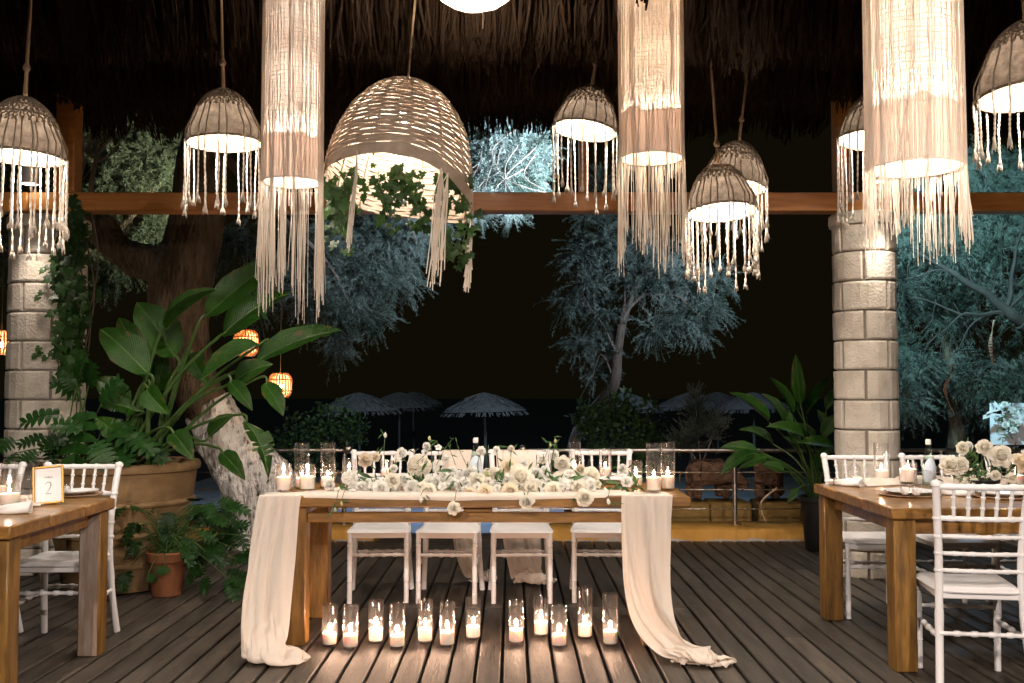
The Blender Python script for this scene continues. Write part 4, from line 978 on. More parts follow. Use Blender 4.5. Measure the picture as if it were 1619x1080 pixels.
CH = [(-.845, 6.43, R(4), 'white chiavari chair at the left end behind the central table, nearest the tall candles'), (-.40, 6.42, R(-2), 'white chair behind the central table whose narrow blush sash falls beside its leg'),
      (.058, 6.42, R(1), 'white chair behind the central table with the wide blush sash pooling on the deck'), (.575, 6.43, R(-4), 'white chair behind the central table beside the right hanging runner end'),
      (-2.345, 5.26, R(3), 'white chair tucked under the left table in front of the clay tub'), (-2.89, 5.26, R(-2), 'white chair behind the framed number card at the left picture edge'),
      (2.13, 6.0, R(-3), 'white chair at the far side of the right table in front of the stone column'), (2.64, 6.02, R(2), 'white chair at the far side of the right table behind the water bottle'), (3.16, 6.02, R(-2), 'white chair at the far side of the right table behind the rose bouquet'),
      (2.085, 4.60, R(171), 'white chair with its back to us in front of the right table, nearest the camera'), (2.66, 4.62, R(183), 'white chair cut by the right picture edge, beside the one with its back to us')]
chairs = []
for i, (x, y, rz, lb) in enumerate(CH):
    o = ch if i == 0 else copy_tree(ch, (x, y, 0), rz, lb); o.location = (x, y, 0.002); o.rotation_euler = (0, 0, rz); o['label'] = lb; chairs.append(o)

# ================================================================== CHIFFON
def folds(u, v, seed, k=1.0):
    return (math.sin(2 * PI * (1.6 * u + .12 * math.sin(3 * v + seed)) + seed) * .55 + math.sin(2 * PI * (3.7 * u + .10 * math.sin(4 * v)) + seed * 2.3) * .40 + math.sin(2 * PI * 7.3 * u + seed * 4 + 1.3 * v) * .16) * k
def ridge(p, s, seed): return 1 - abs(nz(p, s, seed)) * 2
# two gathered cloth lengths are let down onto a floor and settle there; both hang from y = 0, z = 0.785
def settle_cloths():
    made = []; NU, NV, H, frames = 30, 90, .775, 100
    fl = bpy.data.objects.new('settling_floor', MB().box((0, 0, -.15), (20, 8, .30)).mesh('settling_floor', False)); COL.objects.link(fl)
    fl.modifiers.new('collision', 'COLLISION'); fl.collision.thickness_outer = .005; fl.collision.cloth_friction = 40
    for x0, w, surplus, seed, path in ((-3, .215, .66, 29, ((6, .12, -.16, 1.0), (34, .02, -.12, .55), (50, -.13, -.10, .22), (78, 0, 0, 0))), (3, .25, .60, 16, ((6, .24, -.12, 1.0), (40, .12, -.08, .4), (74, 0, 0, 0)))):
        ph = np.random.default_rng(seed).uniform(0, 6, 6); tot = H + surplus; mb = MB()
        def fn(u, v):
            s = tot * v
            f = math.sin(2 * PI * 3.5 * u + ph[0] + .9 * math.sin(2 * PI * u + ph[1]) + .25 * s * math.sin(4 * s + ph[4])) * .7 + math.sin(2 * PI * 6.3 * u + ph[2] + .6 * s) * .3
            return ((u - .5) * w * (1 + .12 * v), -.020 * f * (.6 + .6 * v) - .02 * s, H - s + .01)
        mb.grid(NU, NV, fn); me = mb.mesh('settling_cloth', True, 0, fix=False); o = bpy.data.objects.new('settling_cloth', me); COL.objects.link(o)
        vg = o.vertex_groups.new(name='pin'); vg.add(list(range(2 * (NU + 1))), 1.0, 'REPLACE')
        for fr, x, y, z in path: o.location = (x0 + x, y, surplus * z); o.keyframe_insert('location', frame=fr)
        m = o.modifiers.new('cloth', 'CLOTH'); st = m.settings
        st.quality = 8; st.mass = .1; st.tension_stiffness = 12; st.compression_stiffness = 5; st.shear_stiffness = 2; st.bending_stiffness = .08
        st.tension_damping = 10; st.compression_damping = 10; st.air_damping = 5; st.vertex_group_mass = 'pin'
        cs = m.collision_settings; cs.use_collision = True; cs.distance_min = .005; cs.use_self_collision = True; cs.self_distance_min = .0025; cs.collision_quality = 3; cs.self_friction = 12
        m.point_cache.frame_end = frames; made.append((o, x0))
    end = S.frame_end; S.frame_end = frames
    for f in range(1, frames + 1): S.frame_set(f)
    dg = bpy.context.evaluated_depsgraph_get(); out = []
    for o, x0 in made:
        ev = o.evaluated_get(dg); me = ev.to_mesh(); out.append(np.array([(ev.matrix_world @ v.co)[:] for v in me.vertices]).reshape(NV + 1, NU + 1, 3) - np.array([x0, 0, 0])); ev.to_mesh_clear()
    S.frame_set(1); S.frame_end = end
    for o in [m_[0] for m_ in made] + [fl]:
        me = o.data; bpy.data.objects.remove(o); bpy.data.meshes.remove(me)
    for a in list(bpy.data.actions): bpy.data.actions.remove(a)
    return out
CLOTH_A, CLOTH_B = settle_cloths()
def drop_of(z): return min(1.0, max(0.0, 1 - float(z) / .785))      # 0 at the edge it hangs from, 1 at the floor
def hung_cloth(root, name, data, place_, ext):
    G = data; P_ = [[Vector(place_(*(float(q_) for q_ in G[j, i]))) for i in range(31)] for j in range(len(G))]
    top = []
    for k in range(10, 0, -1):      # the cloth goes on over the edge it hangs from
        top.append([P_[0][i] + Vector((0, ext[0] * k / 10 , ext[1] * (math.exp(-k * .8) - 1))) + Vector((0, 0, .004 * abs(nz((i * .4, k * .3, 1))))) for i in range(31)])
    rows = top + P_; n = len(rows); mb = MB()
    mb.add([v for r_ in rows for v in r_], [(j * 31 + i, j * 31 + i + 1, (j + 1) * 31 + i + 1, (j + 1) * 31 + i) for j in range(n - 1) for i in range(30)])
    o = obj(name, mb, 'chiffon', root, world=True, angle=0); md = o.modifiers.new('smooth', 'SUBSURF'); md.levels = md.render_levels = 1; return o
run = thing('chiffon_runner', 'blush chiffon runner along the central table, both ends falling to the deck', 'table runner', (-.25, 5.3, .772))
hung_cloth(run, 'hanging_end', CLOTH_A, lambda x, y, z: (-1.190 + x * (1 + .20 * (.78 - z)) + max(0, x - .09) * max(0, .25 - z) * 1.2 - .085 * drop_of(z) ** .8 + .03 * max(0, .15 - z), TY0 - .020 + y - .16 * drop_of(z) ** 1.3, z + .0), (.22, .010))
hung_cloth(run, 'hanging_end', CLOTH_B, lambda x, y, z: (.695 + x * (1.04 + .10 * drop_of(z)) - .11 * drop_of(z) ** 1.2 * (1 - drop_of(z) ** 5) - .02 * drop_of(z), TY0 - .020 + y - .14 * drop_of(z) ** 1.5, z + .0), (.22, .010))
mb = MB()
def strip(u, v):
    x = -1.11 + (1.72) * u; w = .24 + .03 * math.sin(u * 9); ov = .010 + .024 * max(0, math.sin(PI * (u * 1.06))) * (.6 + .8 * max(0, nz((u * 5, 0, 8)))) if .02 < u < .93 else 0.0
    L = w + ov; d = v * L
    h = .005 + .006 * abs(nz((x * 5, v * 4, 3))) + .005 * (.5 + .5 * math.sin(v * 16 + 3 * nz((x * 2, 0, 1))))
    if d < w: return Vector((x, TY0 + w - d - .002, .772 + h))
    return Vector((x, TY0 - .007 - .004 * abs(nz((x * 9, 1, 1))), .778 - (d - w)))
mb.grid(120, 22, strip); obj('runner_strip', mb, 'chiffon', run, world=True, angle=0)
def sash(chair, lbl, wtop, xo, data, kx, mir, seed):
    root = thing('chair_sash', lbl, 'sash', chair.location + Vector((0, .25, .9)), 0, 'blush sashes over two chair backs'); cx, cyy = chair.location.x, chair.location.y
    mb = MB()
    def fn(u, v):        # front flap hanging before the spindles, up and over the top rail
        s_ = 1 - v; w = wtop * (1 - .12 * s_); fo = math.sin(2 * PI * 3.5 * u + seed) * .7 + math.sin(2 * PI * 6.3 * u + seed * 2) * .3
        return Vector((cx + xo + (u - .5) * w, cyy + .243 - .034 * min(1, s_ * 6) - .040 * s_ - .009 * fo * min(1, .3 + s_), .921 - .27 * s_ * (1 + .06 * math.sin(9 * u + seed))))
    mb.grid(44, 20, fn); obj('front_flap', mb, 'chiffon', root, world=True, angle=0)
    hung_cloth(root, 'tail', data, lambda x, y, z: (cx + xo + mir * x * kx, cyy + .288 - y * .8 + .05 * drop_of(z), z * 1.170 + .003 * (z > .05)), (-.045, .002))
    return root
sash(chairs[1], 'narrow blush sash over a chair back left of the water bottle', .20, .035, CLOTH_B, .72, 1, 2.2)
sash(chairs[2], 'wide blush sash over a chair back right of the water bottle, pooling in frills', .27, -.03, CLOTH_A, 1.25, 1, 5.5)

# ================================================================== LAMPS
def lit(root, z, watts, color=(1.0, .84, .68), bulb_r=.032):
    obj('bulb', MB().lathe([(bulb_r * math.sin(a * PI / 8) + 1e-4, -bulb_r * math.cos(a * PI / 8) * 1.2) for a in range(9)], 14, (0, 0, z + .07)), 'bulb', root)
    obj('socket', MB().lathe([(.001, z + .16), (.018, z + .16), (.02, z + .10), (.001, z + .10)], 12), 'rope', root)
    lamp('lamp_glow', (0, 0, z), watts, color, .03, root)
def tassel_mb(L, seed, r=.0046):
    rr = random.Random(seed); mb = MB(); n = 9; pts = [(rr.uniform(-.0018, .0018) + .003 * math.sin(i * .5 + seed), .003 * math.sin(i * .4 + seed * 2), -L * i / n) for i in range(n + 1)]
    for ph in (0, PI):       # two twisted strands
        pp = catmull(pts, 4); mb.tube([p + Vector((math.cos(ph + i * .9), math.sin(ph + i * .9), 0)) * r * .55 for i, p in enumerate(pp)], r * .62, 5)
    e = Vector(pts[-1]); mb.tube([e + Vector((0, 0, .006)), e + Vector((0, 0, -.012)), e + Vector((0, 0, -.030))], [r * 1.0, r * 1.25, r * 2.0], 8)
    for k in range(9):
        a = 2 * PI * k / 9; l = rr.uniform(.034, .055); d = rr.uniform(.25, .55)
        mb.tube([e + Vector((0, 0, -.012)), e + Vector((math.cos(a) * l * d * .5, math.sin(a) * l * d * .5, -.012 - l * .55)), e + Vector((math.cos(a) * l * d * .62, math.sin(a) * l * d * .62, -.012 - l))], [r * .8, r * .55, r * .35], 4)
    return mb
TASS = {}
def tassel(L):
    k = round(L / .03) * .03
    key = (k, rnd.randrange(2))
    if key not in TASS:
        m_ = tassel_mb(k, len(TASS)).mesh('tassel', True, 0); m_.materials.append(M['yarn']); TASS[key] = m_
    return TASS[key]
BELL = [(1.0, 0.0), (1.0, .05), (.985, .14), (.93, .36), (.835, .64), (.72, .90), (.59, 1.12), (.44, 1.29), (.28, 1.41), (.15, 1.47)]
def bell_r(z):
    for (r0, z0), (r1, z1) in zip(BELL[:-1], BELL[1:]):
        if z0 <= z <= z1: return r0 + (r1 - r0) * (z - z0) / (z1 - z0)
    return BELL[-1][0]
def bell_lamp(loc, rad, lbl, tilt=(0, 0), ntas=18, tl_=(.22, .36), watts=16, cord_top=3.75, netz=.62, seed=0, warm=(1.0, .90, .79), mesh_top=1.47, glow=None):
    t = thing('pendant_lamp', lbl, 'lamp', loc, 0, 'woven bell pendant lamps with tassels'); ntas = int(ntas * 1.35); rr = random.Random(seed)
    mb = MB(); pr = []
    nrow = 46
    for i in range(nrow + 1):
        z = mesh_top * i / nrow; pr.append(((bell_r(z) + (.017 if i % 2 else -.011)) * rad, z * rad))
    mb.lathe(pr, 56)
    for k in range(len(mb.v)):
        v = Vector(mb.v[k]); d = 1 + .030 * nz((v.x / rad * 2.2, v.y / rad * 2.2, v.z / rad * 2), 1, seed) + .010 * nz((v.x / rad * 9, v.y / rad * 9, v.z / rad * 22), 1, seed)
        mb.v[k] = (v.x * d, v.y * d, v.z + rad * .02 * nz((v.x / rad * 3, v.y / rad * 3, 0), 1, seed + 2))
    obj('shade', mb, 'shade', t, angle=0)
    rim = MB(); rim.tube([(rad * 1.012 * math.cos(a * PI / 24), rad * 1.012 * math.sin(a * PI / 24), .012 * nz((a, 0, seed))) for a in range(49)], .007, 6, cap=False); obj('rim', rim, 'shade', t)
    net = MB(); m = 30
    for sgn in (1, -1):
        for k in range(m):
            pts = []
            for i in range(15):
                z = mesh_top - (mesh_top - netz) * i / 14; a = 2 * PI * k / m + sgn * (2 * PI / m) * 1.6 * i / 14 + .05 * math.sin(i * 2.2 + k)
                r_ = (bell_r(z) * 1.035 + .01) * rad; pts.append((r_ * math.cos(a), r_ * math.sin(a), z * rad))
            net.tube(pts, .0042, 4)
    for z in (mesh_top - .02, mesh_top - .25, netz + .25):
        net.tube([((bell_r(z) * 1.04 + .01) * rad * math.cos(a * PI / 20), (bell_r(z) * 1.04 + .01) * rad * math.sin(a * PI / 20), z * rad) for a in range(41)], .0055, 5, cap=False)
    obj('macrame_net', net, 'netrope', t)
    for k in range(ntas):
        a = 2 * PI * (k + rr.uniform(-.25, .25)) / ntas; a += rr.choice([0, 0, .05]); c, s_ = math.cos(a), math.sin(a)
        st = MB(); st.tube([((bell_r(netz) * 1.04) * rad * c, (bell_r(netz) * 1.04) * rad * s_, netz * rad), (1.03 * rad * math.cos(a + .02), 1.03 * rad * math.sin(a + .02), .30 * rad), (1.045 * rad * c, 1.045 * rad * s_, 0)], .0036, 5)
        s0 = obj('strand', st, 'netrope', t)
        o = obj('tassel', tassel(rr.uniform(*tl_)), None, t); o.location = (1.045 * rad * c, 1.045 * rad * s_, .004); o.rotation_euler = (Euler((tilt[0], tilt[1], 0)).to_quaternion().inverted() @ Euler((0, 0, rr.uniform(0, 6))).to_quaternion()).to_euler()
    top = cord_top - loc[2]
    cd_ = MB(); cd_.tube([(0, 0, mesh_top * rad - .01), (.0, 0, mesh_top * rad + .14), (0, 0, top)], [.011, .009, .006], 7)
    c = obj('cord', cd_, 'rope', t)
    obj('knot', MB().lathe([(.004, -.02), (.016, -.012), (.019, 0), (.014, .012), (.006, .03)], 10, (0, 0, mesh_top * rad + .15)), 'rope', c)
    lit(t, (.50 if glow is None else glow) * rad, watts, warm)
    t.rotation_euler = (tilt[0], tilt[1], 0)
    return t
def Lp(px, py, Y): return P(px, py, Y)
bell_lamp(Lp(34, 248, 4.75), .195, 'large bell pendant at the left picture edge in front of the left column', (0, R(2)), 24, (.26, .42), 16, seed=1, netz=.75)
bell_lamp(Lp(355, 226, 5.35), .198, 'bell pendant hanging between the ivy column and the left tube lamp', (0, R(-2)), 16, (.26, .36), 16, seed=2, netz=.9)
bell_lamp(Lp(925, 206, 6.15), .195, 'tilted bell pendant between the big basket and the middle tube lamp', (R(-4), R(9)), 14, (.30, .44), 16, seed=3, netz=.7)
bell_lamp(Lp(1141, 335, 5.55), .190, 'front bell pendant of the overlapping pair at the right of the middle tube lamp', (R(-7), R(-2)), 20, (.24, .38), 17, seed=4, netz=.85, mesh_top=1.32)
bell_lamp(Lp(1160, 295, 6.3), .200, 'rear bell pendant of the overlapping pair, half hidden by the front one', (R(-3), R(8)), 18, (.22, .34), 15, seed=5, netz=.7)
bell_lamp(Lp(1381, 222, 6.3), .215, 'bell pendant half hidden behind the right tube lamp', (R(-3), R(6)), 18, (.36, .50), 14, seed=6, netz=.6)
bell_lamp(Lp(1632, 150, 4.15), .215, 'bell pendant cut off by the top right corner of the picture', (R(-3), R(-2)), 14, (.16, .26), 15, seed=7, netz=.9)

def tube_lamp(loc, rad, H, lbl, watts, fl, seed, net=True, warm=(1.0, .89, .79)):
    t = thing('tube_lamp', lbl, 'lamp', loc, 0, 'tall fabric tube lamps with long fringe'); rr = random.Random(seed)
    mb = MB(); nr = 40
    mb.lathe([(rad * (1 + .012 * nz((i * .9, seed, 0))), H * i / nr) for i in range(nr + 1)], 48); obj('shade', mb, 'cyl', t, angle=0)
    band = MB(); band.lathe([(rad * .985, .004), (rad * .985, .10 + .0)] , 48); band.lathe([(rad * .98, .10), (rad * .98, .215)], 48)
    for k in range(len(band.v)):
        x_, y_, z_ = band.v[k]
        if z_ > .2: band.v[k] = (x_, y_, z_ + .03 * nz((x_ * 16, y_ * 16, seed)))
    obj('lower_band', band, 'shade_in', t, angle=0)
    nt_ = MB()
    for i in range(int(H / .021)):
        z = .20 + i * .021 + rr.uniform(-.004, .004)
        if z > H: break
        nt_.tube([(rad * 1.006 * math.cos(a * PI / 16), rad * 1.006 * math.sin(a * PI / 16), z + .004 * math.sin(a * 1.3 + i)) for a in range(33)], .0015, 4, cap=False)
    for k in range(42):
        a = 2 * PI * k / 42; nt_.tube([(rad * 1.006 * math.cos(a + .02 * math.sin(q * 2 + k)), rad * 1.006 * math.sin(a + .02 * math.sin(q * 2 + k)), .05 + (H - .05) * q / 12) for q in range(13)], .0013, 4, cap=False)
    nt_.tube([(rad * 1.01 * math.cos(a * PI / 20), rad * 1.01 * math.sin(a * PI / 20), 0) for a in range(41)], .005, 6, cap=False)
    obj('woven_net', nt_, 'yarn', t)
    fr = MB(); nb = 15
    bund = [(2 * PI * k / nb + rr.uniform(-.12, .12), rr.uniform(*fl), rr.choice([4, 7, 10, 13])) for k in range(nb)]
    for (a0, L, n) in bund:
        for q in range(n):
            a = a0 + rr.gauss(0, .085); aw = a0 + (q / max(1, n - 1) - .5) * 2 * PI / nb * 1.1; l = L * rr.uniform(.78, 1.08); r_ = rad * rr.uniform(1.03, 1.07); dx, dy = rr.gauss(0, .006), rr.gauss(0, .006)
            c, s_ = math.cos(a), math.sin(a); w = .0023
            pts = [(r_ * math.cos(aw), r_ * math.sin(aw), H), (r_ * math.cos(aw), r_ * math.sin(aw), H * .35), (r_ * c + dx * .2, r_ * s_ + dy * .2, 0), (r_ * c + dx, r_ * s_ + dy, -l * .5), (r_ * c + dx * 1.5 + rr.gauss(0, .004), r_ * s_ + dy * 1.5, -l)]
            fr.tube(pts, [w * .38, w * .42, w * .6, w * .66, w * .55], 4)
    for k in range(150):
        a = rr.uniform(0, 2 * PI); c, s_ = math.cos(a), math.sin(a); r_ = rad * 1.035
        fr.tube([(r_ * c, r_ * s_, H), (r_ * c, r_ * s_, -.02 - rr.random() * .08)], .0009, 4)
    obj('fringe', fr, 'yarn', t, kind='stuff')
    obj('hoop', MB().tube([(rad * 1.03 * math.cos(a * PI / 20), rad * 1.03 * math.sin(a * PI / 20), H) for a in range(41)], .006, 6, cap=False), 'rope', t)
    obj('cord', MB().tube([(0, 0, H * .6), (0, 0, 3.8 - loc[2])], .006, 6), 'rope', t)
    lit(t, .12, watts * .15, warm); lamp('lamp_glow', (0, 0, .50), watts * .065, warm, .03, t); lamp('lamp_glow', (0, 0, .80), watts * .065, warm, .03, t); return t
tube_lamp(Lp(462, 288, 4.85), .142, 1.05, 'narrow fabric tube lamp with long pale fringe left of the big basket lamp', 17, (.46, .66), 3)
tube_lamp(Lp(1030, 250, 4.95), .155, 1.05, 'warm fabric tube lamp hanging centre right between two bell lamps', 20, (.42, .60), 5, warm=(1.0, .80, .60))
tube_lamp(Lp(1447, 265, 3.45), .155, .95, 'nearest and widest fabric tube lamp in front of the right column', 20, (.20, .33), 8)

# big basket
t = thing('basket_lamp', 'huge dome shaped wicker basket lamp with ivy hanging inside it', 'lamp', Lp(630, 296, 5.1))
RB, HB = .385, .60
def bprof(f):                    # f 0 rim .. 1 top
    th = f * PI / 2; return RB * math.cos(th), HB * math.sin(th)
mb = MB(); rows = 58; rr = random.Random(3); n = 96
for i in range(rows):
    f0 = i / rows; f1 = (i + 1.06) / rows
    if f1 > .96: break
    ph = (i % 2) * PI
    vs = []
    for j in range(n + 1):
        a = 2 * PI * j / n; wob = .0030 * math.sin(a * 14 + ph); dz = .006 * nz((math.cos(a) * 2, math.sin(a) * 2, i * .6))
        gap = .075 * max(0, nz((math.cos(a) * 3.5, math.sin(a) * 3.5, i * .9)) + .04) * min(1, i / 26)
        r0, z0 = bprof(f0 + min(.5, gap * 1.4) / rows); r1, z1 = bprof(min(.985, f1)); drop = -.12 * max(0, math.cos(a - PI * .02)) ** 2 * (1 - i / 18) if i < 18 else 0
        for (r_, z_) in ((r0, z0), ((r0 + r1) / 2 + .004, (z0 + z1) / 2), (r1, z1)): vs.append(((r_ + wob) * math.cos(a), (r_ + wob) * math.sin(a), z_ + dz + drop))
    fs = [(3 * j + q, 3 * j + 3 + q, 3 * j + 4 + q, 3 * j + 1 + q) for j in range(n) for q in (0, 1)]
    mb.add(vs, fs)
obj('wicker', mb, 'basket', t, kind='stuff', angle=0)
mb = MB()
def coat(u, v):
    a = 2 * PI * u; f = .0 + (.055 + .012 * nz((math.cos(a) * 2.6, math.sin(a) * 2.6, 5))) * v; r_, z = bprof(f); i = f * rows; drop = -.12 * max(0, math.cos(a - PI * .02)) ** 2 * max(0, (1 - i / 18))
    k = 1.022 + .012 * nz((math.cos(a) * 4, math.sin(a) * 4, z * 9)); return ((r_ * k) * math.cos(a), (r_ * k) * math.sin(a), z + drop + (.012 * nz((math.cos(a) * 5, math.sin(a) * 5, 3)) if v in (0, 1) else 0) - .004)
mb.grid(96, 24, coat); obj('plaster_coat', mb, 'basket', t, angle=0)
for k in range(14):
    a = 2 * PI * k / 14; obj('rib', MB().tube([((bprof(f)[0] - .006) * math.cos(a), (bprof(f)[0] - .006) * math.sin(a), bprof(f)[1] + (-.12 * max(0, math.cos(a)) ** 2 * max(0, 1 - f * rows / 18))) for f in [q / 14 for q in range(15)]], .006, 6), 'basket', t)
obj('cord', MB().tube([(0, 0, HB - .01), (0, 0, 1.6)], .007, 6), 'rope', t)
def streamer(a, L, n, w, seed):
    rr = random.Random(seed); mb = MB(); c, s_ = math.cos(a), math.sin(a); z0 = -.12 * max(0, c) ** 2
    for q in range(n):
        x0, y0 = RB * c + rr.gauss(0, w), RB * s_ + rr.gauss(0, w); l = L * rr.uniform(.7, 1.05)
        mb.tube([(RB * c * 1.02, RB * s_ * 1.02, z0 + .02), (x0, y0, z0 - .12), (x0 + rr.gauss(0, .005), y0, z0 - l * .6), (x0 + rr.gauss(0, .008), y0, z0 - l)], .0024, 4)
    o = obj('streamer', mb, 'yarn', t); return o
streamer(R(0), .42, 22, .006, 1); streamer(R(-52), .60, 24, .010, 2); streamer(R(-115), .50, 10, .004, 3); streamer(R(-46), .56, 6, .035, 5); streamer(R(60), .3, 8, .01, 6)
lit(t, .34, 8, (1.0, .90, .80))
t.rotation_euler = (R(-13), R(3), 0)
base = t.location
iv = thing('ivy_garland', 'green ivy trailing out of the big wicker basket lamp', 'ivy', base + Vector((0, 0, .05)))
vines = [([(520, 285), (528, 310), (540, 345), (545, 380)], 5.0, 40), ([(560, 270), (556, 300), (548, 330)], 4.95, 26), ([(598, 268), (600, 290), (612, 320), (612, 352)], 4.88, 30), ([(625, 268), (630, 290), (624, 315)], 4.9, 20), ([(668, 275), (660, 300), (664, 340), (660, 365)], 4.9, 30),
         ([(690, 275), (700, 300), (698, 340), (705, 375), (712, 395)], 4.95, 38), ([(720, 280), (728, 300), (722, 330)], 5.0, 24), ([(732, 320), (738, 355), (730, 395), (738, 425)], 5.0, 22), ([(640, 270), (650, 285)], 4.9, 14), ([(530, 300), (520, 340), (530, 365)], 5.02, 22)]
for q, (pts, Y, n) in enumerate(vines):
    pp = catmull([P(a, b, Y) for a, b in pts], 8); stem(iv, pp[::4] if len(pp) > 8 else pp, .0022, .0016, 'stalk', 'stem')
    for k in range(n):
        p = pp[rnd.randrange(len(pp))] + Vector((rnd.gauss(0, .028), rnd.gauss(0, .03), rnd.gauss(0, .022))); s_ = rnd.uniform(.032, .062); ang = rnd.gauss(-PI / 2, .9)
        place('leaf', IVY[k % 4], 'ivy', iv, p, p + Vector((math.cos(ang) * s_, rnd.uniform(-.5, .1) * s_, math.sin(ang) * s_)), s_ * 1.1, (rnd.uniform(-.7, .7), -1, rnd.uniform(-.2, .6)))
# bowl lamp at the top centre
t = thing('bowl_lamp', 'shallow white bowl pendant just cut off by the top edge at the centre', 'lamp', Lp(750, 12, 4.6))
mb = MB(); mb.lathe([(.004, 0), (.06, .004), (.12, .02), (.17, .055), (.205, .11), (.215, .16)], 48)
for k in range(len(mb.v)):
    v = Vector(mb.v[k]); mb.v[k] = (v.x, v.y, v.z + .006 * nz((v.x * 22, v.y * 22, 0)))
obj('shade', mb, 'cyl', t, angle=0); obj('drop_tassel', MB().tube([(.04, 0, 0), (.042, 0, -.05), (.04, 0, -.10)], [.004, .005, .003], 6), 'yarn', t)
for k in range(3): obj('cord', MB().tube([(.21 * math.cos(k * 2.1), .21 * math.sin(k * 2.1), .16), (0, 0, .75)], .004, 5), 'rope', t)
lit(t, .16, 14)
# bamboo lanterns in the garden
ln0 = thing('bamboo_lantern', '', 'lantern', (0, 0, 0), 0, 'bamboo lanterns in the garden')
lr = .088; lh = .19
prl = [(.06, 0), (.082, .03), (lr, .06), (lr, .13), (.08, .165), (.055, .19)]
for k in range(22):
    a = 2 * PI * k / 22; obj('slat', MB().tube([(r_ * math.cos(a), r_ * math.sin(a), z) for r_, z in prl], .0068, 5), 'bamboo', ln0)
for (r_, z) in ((.06, 0), (lr + .004, .05), (lr + .004, .14), (.056, .19)): obj('hoop', MB().tube([(r_ * math.cos(a * PI / 14), r_ * math.sin(a * PI / 14), z) for a in range(29)], .005, 5, cap=False), 'bamboo', ln0)
obj('hanger', MB().tube([(0, 0, .18), (0, 0, 2.4)], .003, 5), 'twig_dark', ln0)
obj('bulb', MB().lathe([(.022 * math.sin(a * PI / 8) + 1e-4, -.026 * math.cos(a * PI / 8)) for a in range(9)], 12, (0, 0, .075)), 'bulb', ln0); lamp('lamp_glow', (0, 0, .12), 2.0, (1, .72, .42), .02, ln0)
for i, (px, py, Y, lb) in enumerate(((389, 562, 7.6, 'lit bamboo lantern behind the paddle leaves, the upper one'), (443, 628, 8.0, 'lit bamboo lantern beside the drooping leaf, the lower one'), (2, 560, 8.2, 'lit bamboo lantern left of the ivy column at the picture edge'))):
    o = ln0 if i == 0 else copy_tree(ln0, (0, 0, 0)); o.location = P(px, py, Y); o['label'] = lb

# unseen bell pendants added behind the camera to brighten the foreground
for k, (x, y, z) in enumerate(((-1.9, -0.4, 2.9), (1.9, -0.3, 2.85), (0.1, -1.6, 3.0))):
    bell_lamp(Vector((x, y, z)), .20, ('added unseen bell pendant over the near left of the terrace, foreground fill', 'added unseen bell pendant over the near right of the terrace, foreground fill', 'added unseen bell pendant over the near middle of the terrace, foreground fill')[k], (0, 0), 14, (.24, .36), 165, seed=20 + k, netz=.8, cord_top=4.0, warm=(1.0, .865, .765), glow=.06)

# downlights fixed to the beam above the columns
for k, (cx_, cyy, lb) in enumerate(((-3.42, 7.0, 'white downlight above the left ivy covered column'), (2.60, 6.92, 'white downlight above the right stone column'))):
    t = thing('downlight', lb, 'lamp', (cx_, cyy, 2.78), 0, 'downlights above the columns')
    obj('housing', MB().lathe([(.055, 0), (.06, .005), (.06, .14), (.03, .16), (.001, .16)], 24), 'cap', t); obj('lens', MB().lathe([(.001, .012), (.054, .012)], 24), 'lens', t)
    obj('bracket', MB().box((0, .09, .10), (.03, .12, .03)), 'cap', t)
    l = bpy.data.lights.new('downlight_beam', 'SPOT'); l.energy = 8; l.color = (1.0, .86, .74); l.spot_size = R(100); l.spot_blend = .8; l.shadow_soft_size = .04
    o = link('downlight_beam', l, t); o.location = (0, -.03, -.24); o.rotation_euler = (R(-4), 0, 0)

# ================================================================== CANDLES AND GLASS
HT = .7705
def cyl_glass_mesh(r, h, seed=0):
    mb = MB(); w = .0028
    mb.lathe([(.001, 0), (r * .94, 0), (r, .004), (r, h - .002), (r - w * .5, h), (r - w, h - .002), (r - w, .012), (r * .9, .009), (.001, .009)], 32); return mb.mesh('glass', True, 35)
def candle_mesh(r, h, seed):
    rr = random.Random(seed); mb = MB()
    mb.lathe([(.001, 0), (r * .97, 0), (r, .004), (r, h - .006), (r - .003, h), (r * .8, h - .003), (r * .3, h - .008), (.001, h - .009)], 28)
    for k in range(len(mb.v)):
        x, y, z = mb.v[k]
        if z > h * .6: mb.v[k] = (x, y, z + .004 * nz((x * 40, y * 40, seed)) + .0)
    return mb.mesh('wax', True, 45)
def flame_mb(h, seed=0):
    mb = MB(); lean = .003 * math.sin(seed * 2.1)
    pr = [(.0005, 0), (.0026, .10), (.0036, .24), (.0033, .38), (.0024, .56), (.0013, .78), (.0003, 1)]
    mb.tube([(lean * t * t, .4 * lean * t * t, h * t) for r, t in pr], [r * h / .030 for r, t in pr], 9); return mb
FL = [flame_mb(h, k).mesh('flame', True, 0) for k, h in enumerate((.034, .040, .046, .038))]
for f in FL: f.materials.append(M['flame'])
WK = MB().tube([(0, 0, 0), (.0006, 0, .006), (.002, 0, .012)], .0010, 5).mesh('wick'); WK.materials.append(M['wick'])
GCACHE = {}; WCACHE = {}
def glass_vase(loc, r, h, lbl, group):
    key = (round(r, 3), round(h, 2))
    if key not in GCACHE: GCACHE[key] = cyl_glass_mesh(r, h)
    o = obj('glass_cylinder', GCACHE[key], 'glass', None); o.location = loc; o.rotation_euler = (0, 0, rnd.uniform(0, 6)); tag(o, lbl, 'glass', group); return o
